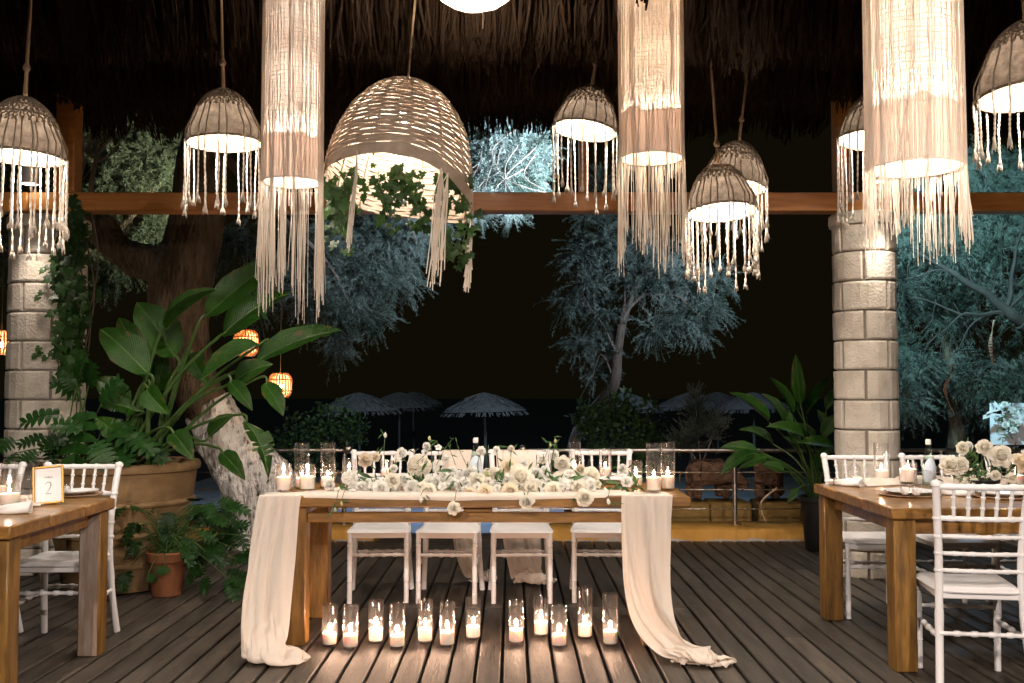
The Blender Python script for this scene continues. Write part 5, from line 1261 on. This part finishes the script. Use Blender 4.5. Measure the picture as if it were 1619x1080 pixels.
def candle(loc, r, h, lbl, group, watts=.45, i=0):
    t = thing('candle', lbl, 'candle', loc, rnd.uniform(0, 6), group)
    key = (round(r, 3), round(h, 2), i % 3)
    if key not in WCACHE: WCACHE[key] = candle_mesh(r, h, i % 3 + 1)
    obj('wax', WCACHE[key], 'wax', t); o = obj('wick', WK, None, t); o.location = (0, 0, h - .009)
    o = obj('flame', FL[i % 4], None, t); o.location = (0, 0, h + .001)
    if watts: lamp('flame_glow', (0, 0, h + .022), watts, (1.0, .60, .40), .012, t)
    return t
fl_px = [(521, 1024, 961), (554, 1029, 961), (594, 1020, 954), (628, 1027, 959), (672, 1020, 952), (707, 1025.5, 956), (748, 1012.6, 948), (816, 1021, 955), (855.5, 1009, 946), (884, 1025.5, 961), (925, 1012.6, 934), (965, 1024, 942)]
for i, (x, yb, yt) in enumerate(fl_px):
    p = Pz(x, yb - 3.5, 0.001); s_ = FPX / p.y; h = (yb - yt) / s_ * .99
    nm = ('leftmost' if i == 0 else 'rightmost' if i == 11 else ordinal(i) + ' from the left')
    extra = ', the tallest' if i == 10 else ''
    glass_vase(p, .0405, h, 'glass cylinder on the deck, %s of twelve%s' % (nm, extra), 'glass cylinders in a row on the deck')
    candle(p + Vector((0, 0, .0095 + (.006 if i % 3 else .002))), .0365, (.052, .058, .062)[i % 3], 'lit candle on the deck, %s of twelve' % nm, 'candles in a row on the deck', 0.95, i)
tb_px = [(448, 778, 735, .042, 'short cylinder on the runner fold, far left of the central table'), (477, 774, 703, .041, 'tall cylinder behind a short one, left end of central table'), (486, 777, 736, .043, 'short cylinder before the leftmost tall one on the central table'),
         (518, 773, 703, .041, 'tall left cylinder beside an upturned wine glass, central table'), (552, 764, 728, .042, 'short cylinder set back right of the tall left ones'), (611, 760, 730, .038, 'small cylinder behind flowers before the leftmost chair back'),
         (909, 757, 702, .038, 'tall cylinder behind the right flowers beside a wine glass'), (957, 757, 712, .040, 'medium cylinder before the right chair back, central table'), (1005, 771, 730, .040, 'short cylinder left of the tall right pair, central table'),
         (1034, 779, 704, .042, 'front tall cylinder of the right end pair, central table'), (1056, 776, 702, .040, 'rear tall cylinder of the right end pair, central table')]
for i, (x, yb, yt, r_, lb) in enumerate(tb_px):
    p = Pz(x, yb - 2, HT + .012 if i in (0, 2, 9) else HT + .002); s_ = FPX / p.y
    glass_vase(p, r_, (yb - yt) / s_, lb, 'glass cylinders on the central table')
    candle(p + Vector((0, 0, .0095)), r_ - .0042, .066 if i in (0, 2, 9, 10) else .05, 'candle in the ' + lb, 'candles on the central table', .24 if i % 2 == 0 else .16, i)
def wineglass():
    mb = MB(); mb.lathe([(.031, .0), (.036, .03), (.040, .055), (.034, .085), (.014, .102), (.0045, .11), (.0038, .175), (.008, .190), (.033, .197), (.034, .199), (.001, .200)], 28)
    return mb.mesh('wine_glass', True, 60)
WG = wineglass(); WG.materials.append(M['glass_thin'])
TG = MB().lathe([(.033, 0), (.034, .03), (.036, .07), (.033, .085), (.001, .088)], 26).mesh('tumbler', True, 40); TG.materials.append(M['glass_thin'])
def put_glass(me, name, px, py, lbl, z=HT + .001, sc=1.0, grp='upturned glasses on the tables'):
    p = Pz(px, py, z); o = link(name, me); o.location = p; o.scale = (sc,) * 3; o.rotation_euler = (0, 0, rnd.uniform(0, 6)); tag(o, lbl, 'glass', grp); return o
put_glass(WG, 'wine_glass', 521, 766, 'upturned wine glass behind the tall left cylinders on the central table'); put_glass(WG, 'wine_glass', 655, 763, 'upturned wine glass behind the flowers at the first chair back')
put_glass(WG, 'wine_glass', 795, 763, 'upturned wine glass right of the water bottle'); put_glass(WG, 'wine_glass', 931, 764, 'upturned wine glass between two cylinders right of the flowers')
put_glass(TG, 'tumbler', 806, 766, 'upturned tumbler right of the water bottle behind the roses', sc=1.1); put_glass(TG, 'tumbler', 946, 764, 'upturned tumbler right of the right upturned wine glass', sc=1.1); put_glass(TG, 'tumbler', 530, 770, 'upturned tumbler by the tall left cylinders', sc=1.1)
def bottle(px, py, lbl, z=HT + .001):
    t = thing('water_bottle', lbl, 'bottle', Pz(px, py, z), R(-90), 'glass water bottles on the tables')
    obj('body', MB().lathe([(.001, .002), (.034, 0), (.037, .006), (.037, .105), (.035, .125), (.024, .175), (.0155, .205), (.0135, .225), (.0135, .243)], 32), 'smoke_glass', t)
    mb = MB()
    def lab(u, v):
        a = (u - .5) * 2.3; hgt = .075 + .065 * math.sqrt(max(0, 1 - (2 * u - 1) ** 2)); z_ = .022 + v * hgt
        rr_ = .0378 if z_ < .105 else .0378 - (z_ - .105) * .10 if z_ < .125 else .0358 - (z_ - .125) * .22
        return (rr_ * math.cos(a), rr_ * math.sin(a), z_)
    mb.grid(20, 10, lab); obj('paper_label', mb, 'label', t, angle=0)
    obj('cap', MB().lathe([(.0145, .236), (.0155, .238), (.0155, .262), (.013, .266), (.001, .266)], 20), 'cap', t); return t
bottle(752, 763, 'clear water bottle with pale blue label behind the flowers on the central table'); bottle(1469, 768, 'clear water bottle with pale blue label on the right table')
def plate(px, py, lbl, r=.135, z=HT + .001):
    p = Pz(px, py, z)
    c = obj('charger', MB().lathe([(.001, 0), (r * 1.05, 0), (r * 1.16, .006), (r * 1.16, .010), (r * 1.04, .006), (.001, .006)], 44), 'charger', None); c.location = p; tag(c, 'charger under ' + lbl, 'charger', 'chargers under the plates')
    o = obj('plate', MB().lathe([(.001, 0), (r * .62, 0), (r * .95, .016), (r, .019), (r * .94, .019), (r * .66, .006), (.001, .005)], 44), 'plate', None); o.location = p + Vector((0, 0, .0075)); tag(o, lbl, 'plate', 'white plates on the tables'); return o
plate(1438, 783, 'white plate at the near corner of the right table, with two favour jars'); plate(1588, 786, 'white plate at the right picture edge behind the near chair'); plate(118, 783, 'white plate behind the framed number card', .12)
plate(590, 764, 'white plate behind the left candles on the central table', .115); plate(700, 764, 'white plate behind the flowers left of the water bottle', .115); plate(850, 764, 'white plate behind the roses right of the bottle', .115); plate(975, 763, 'white plate behind the right candles', .115)
def favour(px, py, lbl, z):
    t = thing('favour_jar', lbl, 'jar', Pz(px, py, z), rnd.uniform(-.2, .2), 'small favour jars on plates')
    obj('jar', MB().box((0, 0, .028), (.042, .042, .055), bev=.006), 'glass_thin', t); obj('filling', MB().box((0, 0, .022), (.032, .032, .038), bev=.006), 'linen', t); obj('tag', MB().box((0, -.0225, .030), (.022, .0012, .024)), 'paper', t)
favour(1431, 783, 'left of two favour jars on the right table plate', HT + .016); favour(1449, 784, 'right of two favour jars on the right table plate', HT + .016); favour(104, 781, 'favour jar with white rolls on the plate behind the number card', HT + .016)
def napkin(px, py, rz, lbl, z=HT + .001, L=.19):
    mb = MB()
    def fn(u, v):
        a = 2 * PI * u; w = .018 + .020 * abs(v - .18) * 1.2; w *= (1 + .18 * math.sin(3 * a + v * 5)); x = (v - .5) * L
        return (x, w * math.cos(a) * 1.3 + .006 * math.sin(v * 9), max(0, .018 + w * .8 * math.sin(a)))
    mb.grid(22, 18, fn); o = obj('napkin', mb, 'linen', None, angle=0); o.location = Pz(px, py, z); o.rotation_euler = (0, 0, rz)
    tag(o, lbl, 'napkin', 'rolled white napkins'); k = obj('napkin_ring', MB().tube([(-.06 + .0 * a, .026 * math.cos(a * PI / 8), .019 + .020 * math.sin(a * PI / 8)) for a in range(17)], .0035, 6, cap=False), 'charger', o)
napkin(1337, 768, R(-40), 'rolled napkin at the far left corner of the right table'); napkin(1508, 783, R(-35), 'rolled napkin between the two plates of the right table'); napkin(12, 812, R(15), 'rolled napkin at the left picture edge on the left table')
def heap(px0, py0, px1, py1, lbl, w=.16, z=HT + .001, seed=0):
    a, b = Pz(px0, py0, z), Pz(px1, py1, z); mb = MB(); c = (a + b) / 2; d = (b - a); L = d.length; d.normalize(); sd = Vector((-d.y, d.x, 0))
    def fn(u, v):
        p = a + d * (L * u) + sd * ((v - .5) * w * (1 + .3 * math.sin(u * 9 + seed))); h = .006 + .034 * max(0, ridge((p.x, p.y, 0), 11, seed)) * math.sin(PI * v) ** .6 + .012 * math.sin(v * 14 + u * 6) ** 2 * math.sin(PI * v)
        return p - c + Vector((.012 * nz((u * 6, v * 4, seed)), .012 * nz((u * 6, v * 4, seed + 3)), h))
    mb.grid(60, 26, fn); o = obj('table_runner', mb, 'chiffon', None, angle=0); o.location = c; tag(o, lbl, 'table runner', 'crumpled runners on the side tables'); return o
heap(1350, 766, 1640, 762, 'crumpled blush runner lying along the middle of the right table', .26, seed=2); heap(-40, 800, 72, 797, 'crumpled blush runner beside the framed number card on the left table', .20, seed=5)
# right table glass
def side(px, yb, yt, r_, lb, wax, w=.14, i=0, z=HT + .012):
    p = Pz(px, yb - 2, z); s_ = FPX / p.y
    glass_vase(p, r_, (yb - yt) / s_, lb, 'glass cylinders on the side tables'); candle(p + Vector((0, 0, .0095)), r_ - .004, wax, 'candle in the ' + lb, 'candles on the side tables', w, i)
side(1394, 764, 703, .044, 'tall cylinder near the far left corner of the right table', .06, .16, 1); side(1436, 766, 733, .050, 'wide cylinder left of the bottle on the right table', .075, .16, 2); side(1606, 770, 738, .048, 'short cylinder right of the bouquet at the right picture edge', .05, .16, 3)
side(14, 802, 755, .050, 'short cylinder at the left picture edge on the left table', .05, .16, 0); side(-6, 797, 733, .046, 'taller cylinder cut by the left picture edge', .07, .12, 1)
put_glass(WG, 'wine_glass', 1351, 760, 'upturned wine glass beside the napkin at the far left corner of the right table'); put_glass(WG, 'wine_glass', 1487, 764, 'upturned wine glass between bottle and bouquet on the right table'); put_glass(WG, 'wine_glass', 1603, 757, 'upturned wine glass behind the bouquet at the right picture edge')
put_glass(TG, 'tumbler', 1379, 762, 'upturned tumbler left of the tall cylinder on the right table', sc=1.2); put_glass(TG, 'tumbler', 1459, 776, 'upturned tumbler in front of the bottle on the right table', sc=1.3)
put_glass(WG, 'wine_glass', 23, 790, 'upturned wine glass left of the framed number card'); put_glass(TG, 'tumbler', 34, 784, 'upturned tumbler between the card and the upturned wine glass', sc=1.3)
# framed number card
t = thing('number_card', 'small gold framed card with the table number 2 standing on the left table', 'frame', Pz(77, 798, HT + .002) , 0)
w, h = .128, .182
for nm, c, d in (('side', (-w / 2, 0, h / 2), (.009, .020, h)), ('side', (w / 2, 0, h / 2), (.009, .020, h)), ('side', (0, 0, h - .0045), (w - .0094, .020, .009)), ('side', (0, 0, .0045), (w - .0094, .020, .009))):
    o = obj('frame_' + nm, MB().box((0, 0, 0), d, bev=.0015), 'gold', t); o.location = c
obj('card', MB().box((0, .004, h / 2), (w - .0096, .002, h - .0184)), 'paper', t, smooth=False)
def lettering(text, size, z, x=0):
    cu = bpy.data.curves.new('lettering', 'FONT'); cu.body = text; cu.size = size; cu.align_x = 'CENTER'; cu.align_y = 'CENTER'; cu.extrude = .0003
    tmp = bpy.data.objects.new('tmp', cu); COL.objects.link(tmp); dg = bpy.context.evaluated_depsgraph_get(); me = bpy.data.meshes.new_from_object(tmp.evaluated_get(dg)); bpy.data.objects.remove(tmp)
    o = obj('lettering', me, 'ink', t); o.rotation_euler = (R(90), 0, 0); o.location = (x, .0020, z); return o
lettering('TABLE', .013, .128)
mb = MB(); two = [(-.014, .092), (-.012, .099), (-.003, .105), (.007, .103), (.011, .094), (.009, .082), (.001, .068), (-.008, .056), (-.014, .049)]
pp = catmull([(x, .0025, z) for x, z in two], 6); k = len(pp); mb.tube(pp, [.0006 + .0017 * math.sin(PI * min(1, (i / k) * 1.1)) ** 2 for i in range(k)], 6); mb.tube([(-.014, .0025, .049), (-.002, .0025, .0505), (.006, .0025, .0485), (.015, .0025, .0505)], [.0006, .0012, .0012, .0005], 6)
obj('numeral', mb, 'ink', t, angle=0)
obj('easel_leg', MB().box((0, .055, .075), (.04, .003, .16), mtx=Matrix.Rotation(R(32), 3, 'X')), 'gold', t)
t.rotation_euler = (R(-13), R(-4), R(17))
t.location.z += .004

# ================================================================== FLOWERS
def petal(mb, L, w, cup, M4, curl=0.0, nu=4, nv=4):
    vs = []
    for j in range(nv + 1):
        for i in range(nu + 1):
            u = 2 * i / nu - 1; v = j / nv; ww = w * (math.sin(PI * (.12 + .70 * v)) ** .8); x = u * ww / 2; y = L * v
            z = cup * (abs(u) ** 2) * ww * .8 + cup * .5 * v * v * L * (1) - curl * max(0, v - .7) ** 2 * L * 4 ; vs.append(M4 @ Vector((x, y * (1 - .10 * abs(u) ** 3), z)))
    mb.add(vs, [(j * (nu + 1) + i, j * (nu + 1) + i + 1, (j + 1) * (nu + 1) + i + 1, (j + 1) * (nu + 1) + i) for j in range(nv) for i in range(nu)])
def rose(seed, open_=1.0):
    rr = random.Random(seed); mb = MB()
    mb.lathe([(.02, .56), (.10, .50), (.17, .34), (.18, .10), (.10, -.1), (.02, -.2)], 10)
    for ring, (n, r_, L, w, elev, z) in enumerate(((3, .05, .52, .36, 92, .10), (4, .12, .54, .44, 86, .06), (5, .20, .56, .52, 78, .02), (5, .26, .60, .60, 66, -.02), (6, .28, .62, .66, 50, -.06), (7, .28, .64, .68, 30, -.10), (6, .28, .62, .70, 10, -.14))):
        for k in range(n):
            a = 2 * PI * (k + .5 * (ring % 2)) / n + rr.uniform(-.15, .15); e = R(elev * (2 - open_) + rr.uniform(-6, 6)); e = min(e, R(96))
            m4 = Matrix.Rotation(a, 4, 'Z') @ Matrix.Translation((0, r_ * .55, z)) @ Matrix.Rotation(e, 4, 'X')
            petal(mb, L * rr.uniform(.92, 1.06), w, .55 if ring < 4 else .35, m4, .5 if ring > 2 else .1)
    return mb.mesh('rose', True, 0, fix=False)
def lisi(seed):
    rr = random.Random(seed); mb = MB()
    for ring, (n, e0) in enumerate(((5, 62), (5, 42))):
        for k in range(n):
            a = 2 * PI * (k + .5 * ring) / n + rr.uniform(-.12, .12); m4 = Matrix.Rotation(a, 4, 'Z') @ Matrix.Translation((0, .05, 0)) @ Matrix.Rotation(R(e0 + rr.uniform(-6, 6)), 4, 'X'); petal(mb, .58, .56, .35, m4, .9, 4, 4)
    return mb.mesh('lisianthus', True, 0, fix=False)
EYE = MB().lathe([(.001, .16), (.05, .13), (.06, .05), (.02, -.02)], 10).mesh('eye'); EYE.materials.append(M['eye'])
def bud_m():
    mb = MB(); mb.lathe([(.05, -.5), (.22, -.38), (.30, -.1), (.26, .15), (.15, .38), (.04, .5)], 10)
    for k in range(len(mb.v)):
        v = mb.v[k]; a = math.atan2(v[1], v[0]); q = 1 + .12 * math.sin(3 * a + v[2] * 5); mb.v[k] = (v[0] * q, v[1] * q, v[2])
    return mb.mesh('bud', True, 0)
def fluff(seed):       # hydrangea-like many petalled head
    rr = random.Random(seed); mb = MB()
    for k in range(70):
        z = rr.uniform(-.3, 1); a = rr.uniform(0, 2 * PI); q = math.sqrt(max(0, 1 - z * z)); d = Vector((q * math.cos(a), q * math.sin(a), z))
        m4 = Matrix.Translation(d * .30) @ d.to_track_quat('Z', 'Y').to_matrix().to_4x4() @ Matrix.Rotation(rr.uniform(0, 6), 4, 'Z') @ Matrix.Rotation(R(rr.uniform(15, 65)), 4, 'X'); petal(mb, .30, .30, .5, m4, .4, 3, 3)
    return mb.mesh('fluffy_bloom', True, 0, fix=False)
ROSE = [rose(1, 1.0), rose(2, .9), rose(3, 1.15)]; LISI = [lisi(1), lisi(2)]; BUD = bud_m(); FLUF = fluff(2); TUL = rose(5, 1.45)
def mcopy(me, m):
    c = me.copy(); c.materials.clear(); c.materials.append(M[m]); return c
FM = {}
for k, L in (('r', ROSE), ('l', LISI), ('f', [FLUF]), ('t', [TUL]), ('b', [BUD])):
    for c, m in (('c', 'petal'), ('w', 'petal_w'), ('p', 'petal_p'), ('g', 'bud')): FM[k + c] = [mcopy(me, m) for me in L]
NAMES = {'r': 'rose', 'l': 'lisianthus', 'f': 'fluffy_bloom', 't': 'half_open_rose', 'b': 'bud'}
FLF = mcopy(SML, 'fleaf'); FLF.name = 'leaf'
def flower(root, kind, px, py, d, Y, face=None, i=0):
    p = P(px, py, Y); s_ = d * mpx(Y); me = FM[kind][i % len(FM[kind])]
    n = Vector(face) if face else Vector((rnd.uniform(-.55, .55), -1, rnd.uniform(.0, .75)))
    o = link(NAMES[kind[0]], me, root); q = n.normalized().to_track_quat('Z', 'Y').to_matrix().to_4x4() @ Matrix.Rotation(rnd.uniform(0, 6), 4, 'Z')
    k = s_ * (.80 if kind[0] in 'rt' else .95 if kind[0] in 'lf' else 1.0)
    mt = q @ Matrix.Scale(k, 4); mt.translation = p - root.location; o.matrix_basis = mt
    if kind[0] == 'l': obj('eye', EYE, None, o)
    return p
def fleaf(root, p, L, ang=None, w=.42):
    a = ang if ang is not None else rnd.uniform(0, 2 * PI); tip = p + Vector((math.cos(a) * L, rnd.uniform(-.5, .3) * L, math.sin(a) * L))
    place('leaf', FLF, 'fleaf', root, p, tip, L * w, (rnd.uniform(-.6, .6), -1, rnd.uniform(0, .8)))
garl = thing('flower_garland', 'long cream and white rose garland with loose stems across the central table', 'flowers', Vector((-.22, 5.42, HT)))
FW = [('fc', 663, 737, 36), ('rc', 678, 777, 25), ('lw', 680, 755, 15), ('lw', 702, 771, 17), ('tc', 669, 772, 19), ('rc', 621, 761, 23), ('rw', 638, 759, 19), ('rw', 635, 716, 15), ('lw', 627, 727, 13), ('tp', 577, 727, 20), ('tp', 594, 723, 13), ('rw', 622, 741, 12), ('tw', 675, 706, 12), ('lw', 692, 709, 12),
      ('fw', 693, 738, 21), ('tw', 705, 726, 13), ('tw', 713, 761, 11), ('lw', 729, 752, 16), ('tw', 735, 763, 16), ('lw', 733, 774, 16), ('rp', 741, 780, 19), ('rc', 755, 763, 29), ('rp', 767, 778, 25), ('rp', 806, 777, 25), ('lw', 787, 773, 14), ('rc', 823, 755, 37), ('rp', 805, 738, 25), ('tc', 808, 710, 10),
      ('tw', 785, 711, 10), ('tw', 761, 713, 13), ('fg', 769, 753, 14), ('rc', 833, 794, 22), ('tw', 827, 734, 13), ('fc', 840, 770, 20), ('rc', 889, 733, 24), ('tw', 858, 726, 13), ('tw', 876, 719, 14), ('lw', 880, 759, 16), ('lw', 857, 770, 16), ('rc', 875, 774, 23), ('fw', 900, 753, 21), ('fw', 892, 769, 19), ('tc', 934, 752, 25),
      ('tc', 914, 770, 19), ('rc', 924, 787, 25), ('bw', 962, 793, 10), ('tw', 991, 762, 16), ('tw', 1002, 758, 11), ('tw', 984, 741, 13), ('rc', 718, 804, 20), ('tw', 521, 766, 17), ('fw', 553, 756, 24), ('lw', 533, 776, 13), ('lw', 548, 783, 14), ('tw', 557, 779, 11), ('lw', 576, 769, 15), ('rw', 602, 772, 23), ('lw', 587, 768, 13),
      ('rw', 652, 766, 15), ('tw', 715, 745, 14), ('rw', 848, 748, 18), ('tw', 862, 744, 14), ('tp', 918, 742, 14), ('lw', 645, 772, 13), ('rc', 781, 748, 18), ('fw', 746, 745, 16), ('tw', 800, 757, 15), ('lw', 905, 765, 13), ('rw', 690, 762, 17), ('bw', 609, 688, 9), ('bg', 679, 693, 8), ('bg', 870, 703, 7), ('bg', 878, 697, 7), ('bg', 540, 796, 7), ('bg', 530, 806, 7), ('bw', 665, 790, 10)]
for i, (k, x, y, d) in enumerate(FW):
    Y = 5.46 - (y - 745) * .0045 + rnd.uniform(-.03, .03) if y > 700 else 5.5
    if y > 786: Y = 5.12
    up = (rnd.uniform(-.5, .5), -1, rnd.uniform(-.1, .55)) if k[0] != 'b' else (rnd.uniform(-.2, .2), -.2, 1)
    if (x, y) == (823, 755): up = (.05, -1, .25)
    p = flower(garl, k, x, y, d, Y, up, i)
    foot = Vector((p.x + rnd.uniform(-.05, .05), 5.44, HT + .03))
    if y < 722: stem(garl, [foot, foot.lerp(p, .6) + Vector((rnd.uniform(-.02, .02), 0, 0)), p], .0022, .0016, 'stalk', 'stem')
    elif y > 786: stem(garl, [Vector((p.x + .02, 5.30, HT + .03)), Vector((p.x + .01, 5.17, HT + .035)), p + Vector((0, .01, .02))], .002, .0015, 'stalk', 'stem')
    for q in range(2): fleaf(garl, p + Vector((rnd.gauss(0, .02), .02, rnd.gauss(0, .015))), rnd.uniform(.035, .06))
for q in range(72):
    x = rnd.uniform(560, 945); f = max(.15, 1 - abs((x - 760) / 230) ** 2); y = 774 - rnd.uniform(0, 26) * f
    flower(garl, rnd.choice(['rc', 'rw', 'fw', 'rw', 'tw', 'lw', 'rc', 'tw']), x, y, rnd.uniform(12, 20), 5.46 - (y - 745) * .0045 + rnd.uniform(0, .07), None, q)
for q in range(130):
    x = rnd.uniform(530, 1010); f = 1 - abs((x - 770) / 260) ** 2; y = 774 - rnd.uniform(0, 34 * max(.2, f)); p = P(x, y, 5.42 + rnd.uniform(-.06, .06)); fleaf(garl, p, rnd.uniform(.045, .095), None, .5)
for pts in ([(690, 735), (702, 712), (712, 698), (718, 692)], [(660, 730), (676, 715), (684, 700)], [(720, 735), (712, 712), (708, 700)], [(850, 740), (862, 722), (868, 706)], [(870, 735), (876, 712), (880, 698)], [(920, 770), (960, 776), (985, 790), (990, 796)], [(930, 765), (975, 750), (1000, 748), (1030, 748)], [(600, 765), (575, 757), (545, 765), (535, 800)], [(560, 740), (590, 755), (640, 762)], [(740, 740), (728, 715), (722, 700)], [(775, 745), (770, 722), (773, 710)], [(640, 762), (600, 758), (565, 762)], [(945, 760), (962, 752), (968, 740)]):
    pp = [P(a, b, 5.42 - max(0, b - 785) * .012) for a, b in pts]; stem(garl, pp, .0018, .0012, 'stalk', 'stem')
    for k in range(3): fleaf(garl, catmull(pp, 4)[rnd.randrange(3, len(pp) * 3)], rnd.uniform(.02, .035))
bq = thing('rose_bouquet', 'low cream rose bouquet in a small dark bowl on the right table', 'flowers', Pz(1552, 776, HT + .001))
obj('bowl', MB().lathe([(.001, 0), (.05, 0), (.085, .03), (.095, .06), (.09, .062), (.08, .035), (.001, .012)], 30), 'blackpot', bq)
Yb = bq.location.y
for i, (k, x, y, d) in enumerate([('rc', 1502, 737, 28), ('tc', 1521, 709, 18), ('tw', 1530, 706, 14), ('tc', 1556, 708, 22), ('rc', 1582, 722, 32), ('lw', 1553, 716, 15), ('rp', 1613, 732, 28), ('rc', 1518, 735, 24), ('lw', 1550, 748, 10), ('lw', 1563, 752, 9), ('fc', 1522, 760, 20), ('tc', 1574, 752, 14), ('rc', 1625, 722, 22), ('fc', 1540, 764, 16), ('rc', 1600, 757, 16), ('bw', 1535, 742, 7), ('bw', 1546, 735, 6)]):
    p = flower(bq, k, x, y, d, Yb - .05 + rnd.uniform(-.05, .05), (rnd.uniform(-.5, .5), -1, rnd.uniform(.1, .7)), i)
    stem(bq, [bq.location + Vector((rnd.uniform(-.05, .05), 0, .04)), bq.location.lerp(p, .6) + Vector((0, 0, .03)), p], .0025, .0018, 'stalk', 'stem')
    for q in range(3): fleaf(bq, p + Vector((rnd.gauss(0, .02), .02, rnd.gauss(-.01, .015))), rnd.uniform(.04, .07))
for q in range(60): fleaf(bq, P(1552 + rnd.gauss(0, 30), 742 + rnd.gauss(0, 14), Yb + rnd.uniform(-.06, .06)), rnd.uniform(.04, .075))
# welcome board with flowers beyond the railing
wb = thing('welcome_board', 'white welcome board with a tied flower spray beyond the railing at the right edge', 'sign', P(1612, 702, 10.0))
mb = MB(); mb.box((.02, 0, .20), (.62, .02, .42), bev=.004); obj('panel', mb, 'board', wb)
for s_ in (-1, 1): obj('easel_leg', MB().tube([(.02 + s_ * .22, .02, .38), (.02 + s_ * .28, -.02, -1.12)], .014, 7), 'twig_dark', wb)
obj('easel_leg', MB().tube([(.02, .03, .38), (.02, .45, -1.12)], .014, 7), 'twig_dark', wb)
fs_ = thing('flower_spray', 'leafy white flower spray tied with a ribbon to the welcome board', 'flowers', P(1594, 660, 9.9))
for q in range(60): fleaf(fs_, P(1590 + rnd.gauss(0, 8), 664 + rnd.gauss(0, 15), 9.93 + rnd.uniform(-.06, .02)), rnd.uniform(.04, .08))
for i, (x, y) in enumerate(((1588, 640), (1600, 648), (1606, 655), (1610, 668), (1598, 666), (1602, 680), (1590, 672))): flower(fs_, 'rw', x, y, 10, 9.88, None, i)
mb = MB()
for pts in ([(1584, 652), (1570, 655), (1554, 660)], [(1582, 650), (1576, 640), (1572, 637)], [(1585, 652), (1568, 650), (1560, 656)]):
    pp = [P(a, b, 9.86) for a, b in pts]
    for a, b in zip(pp[:-1], pp[1:]): mb.add([a + Vector((0, 0, .02)), a - Vector((0, 0, .02)), b - Vector((0, 0, .02)), b + Vector((0, 0, .02))], [(0, 1, 2, 3)])
obj('ribbon', mb, 'linen', fs_, world=True)
print('objects', len(bpy.data.objects))
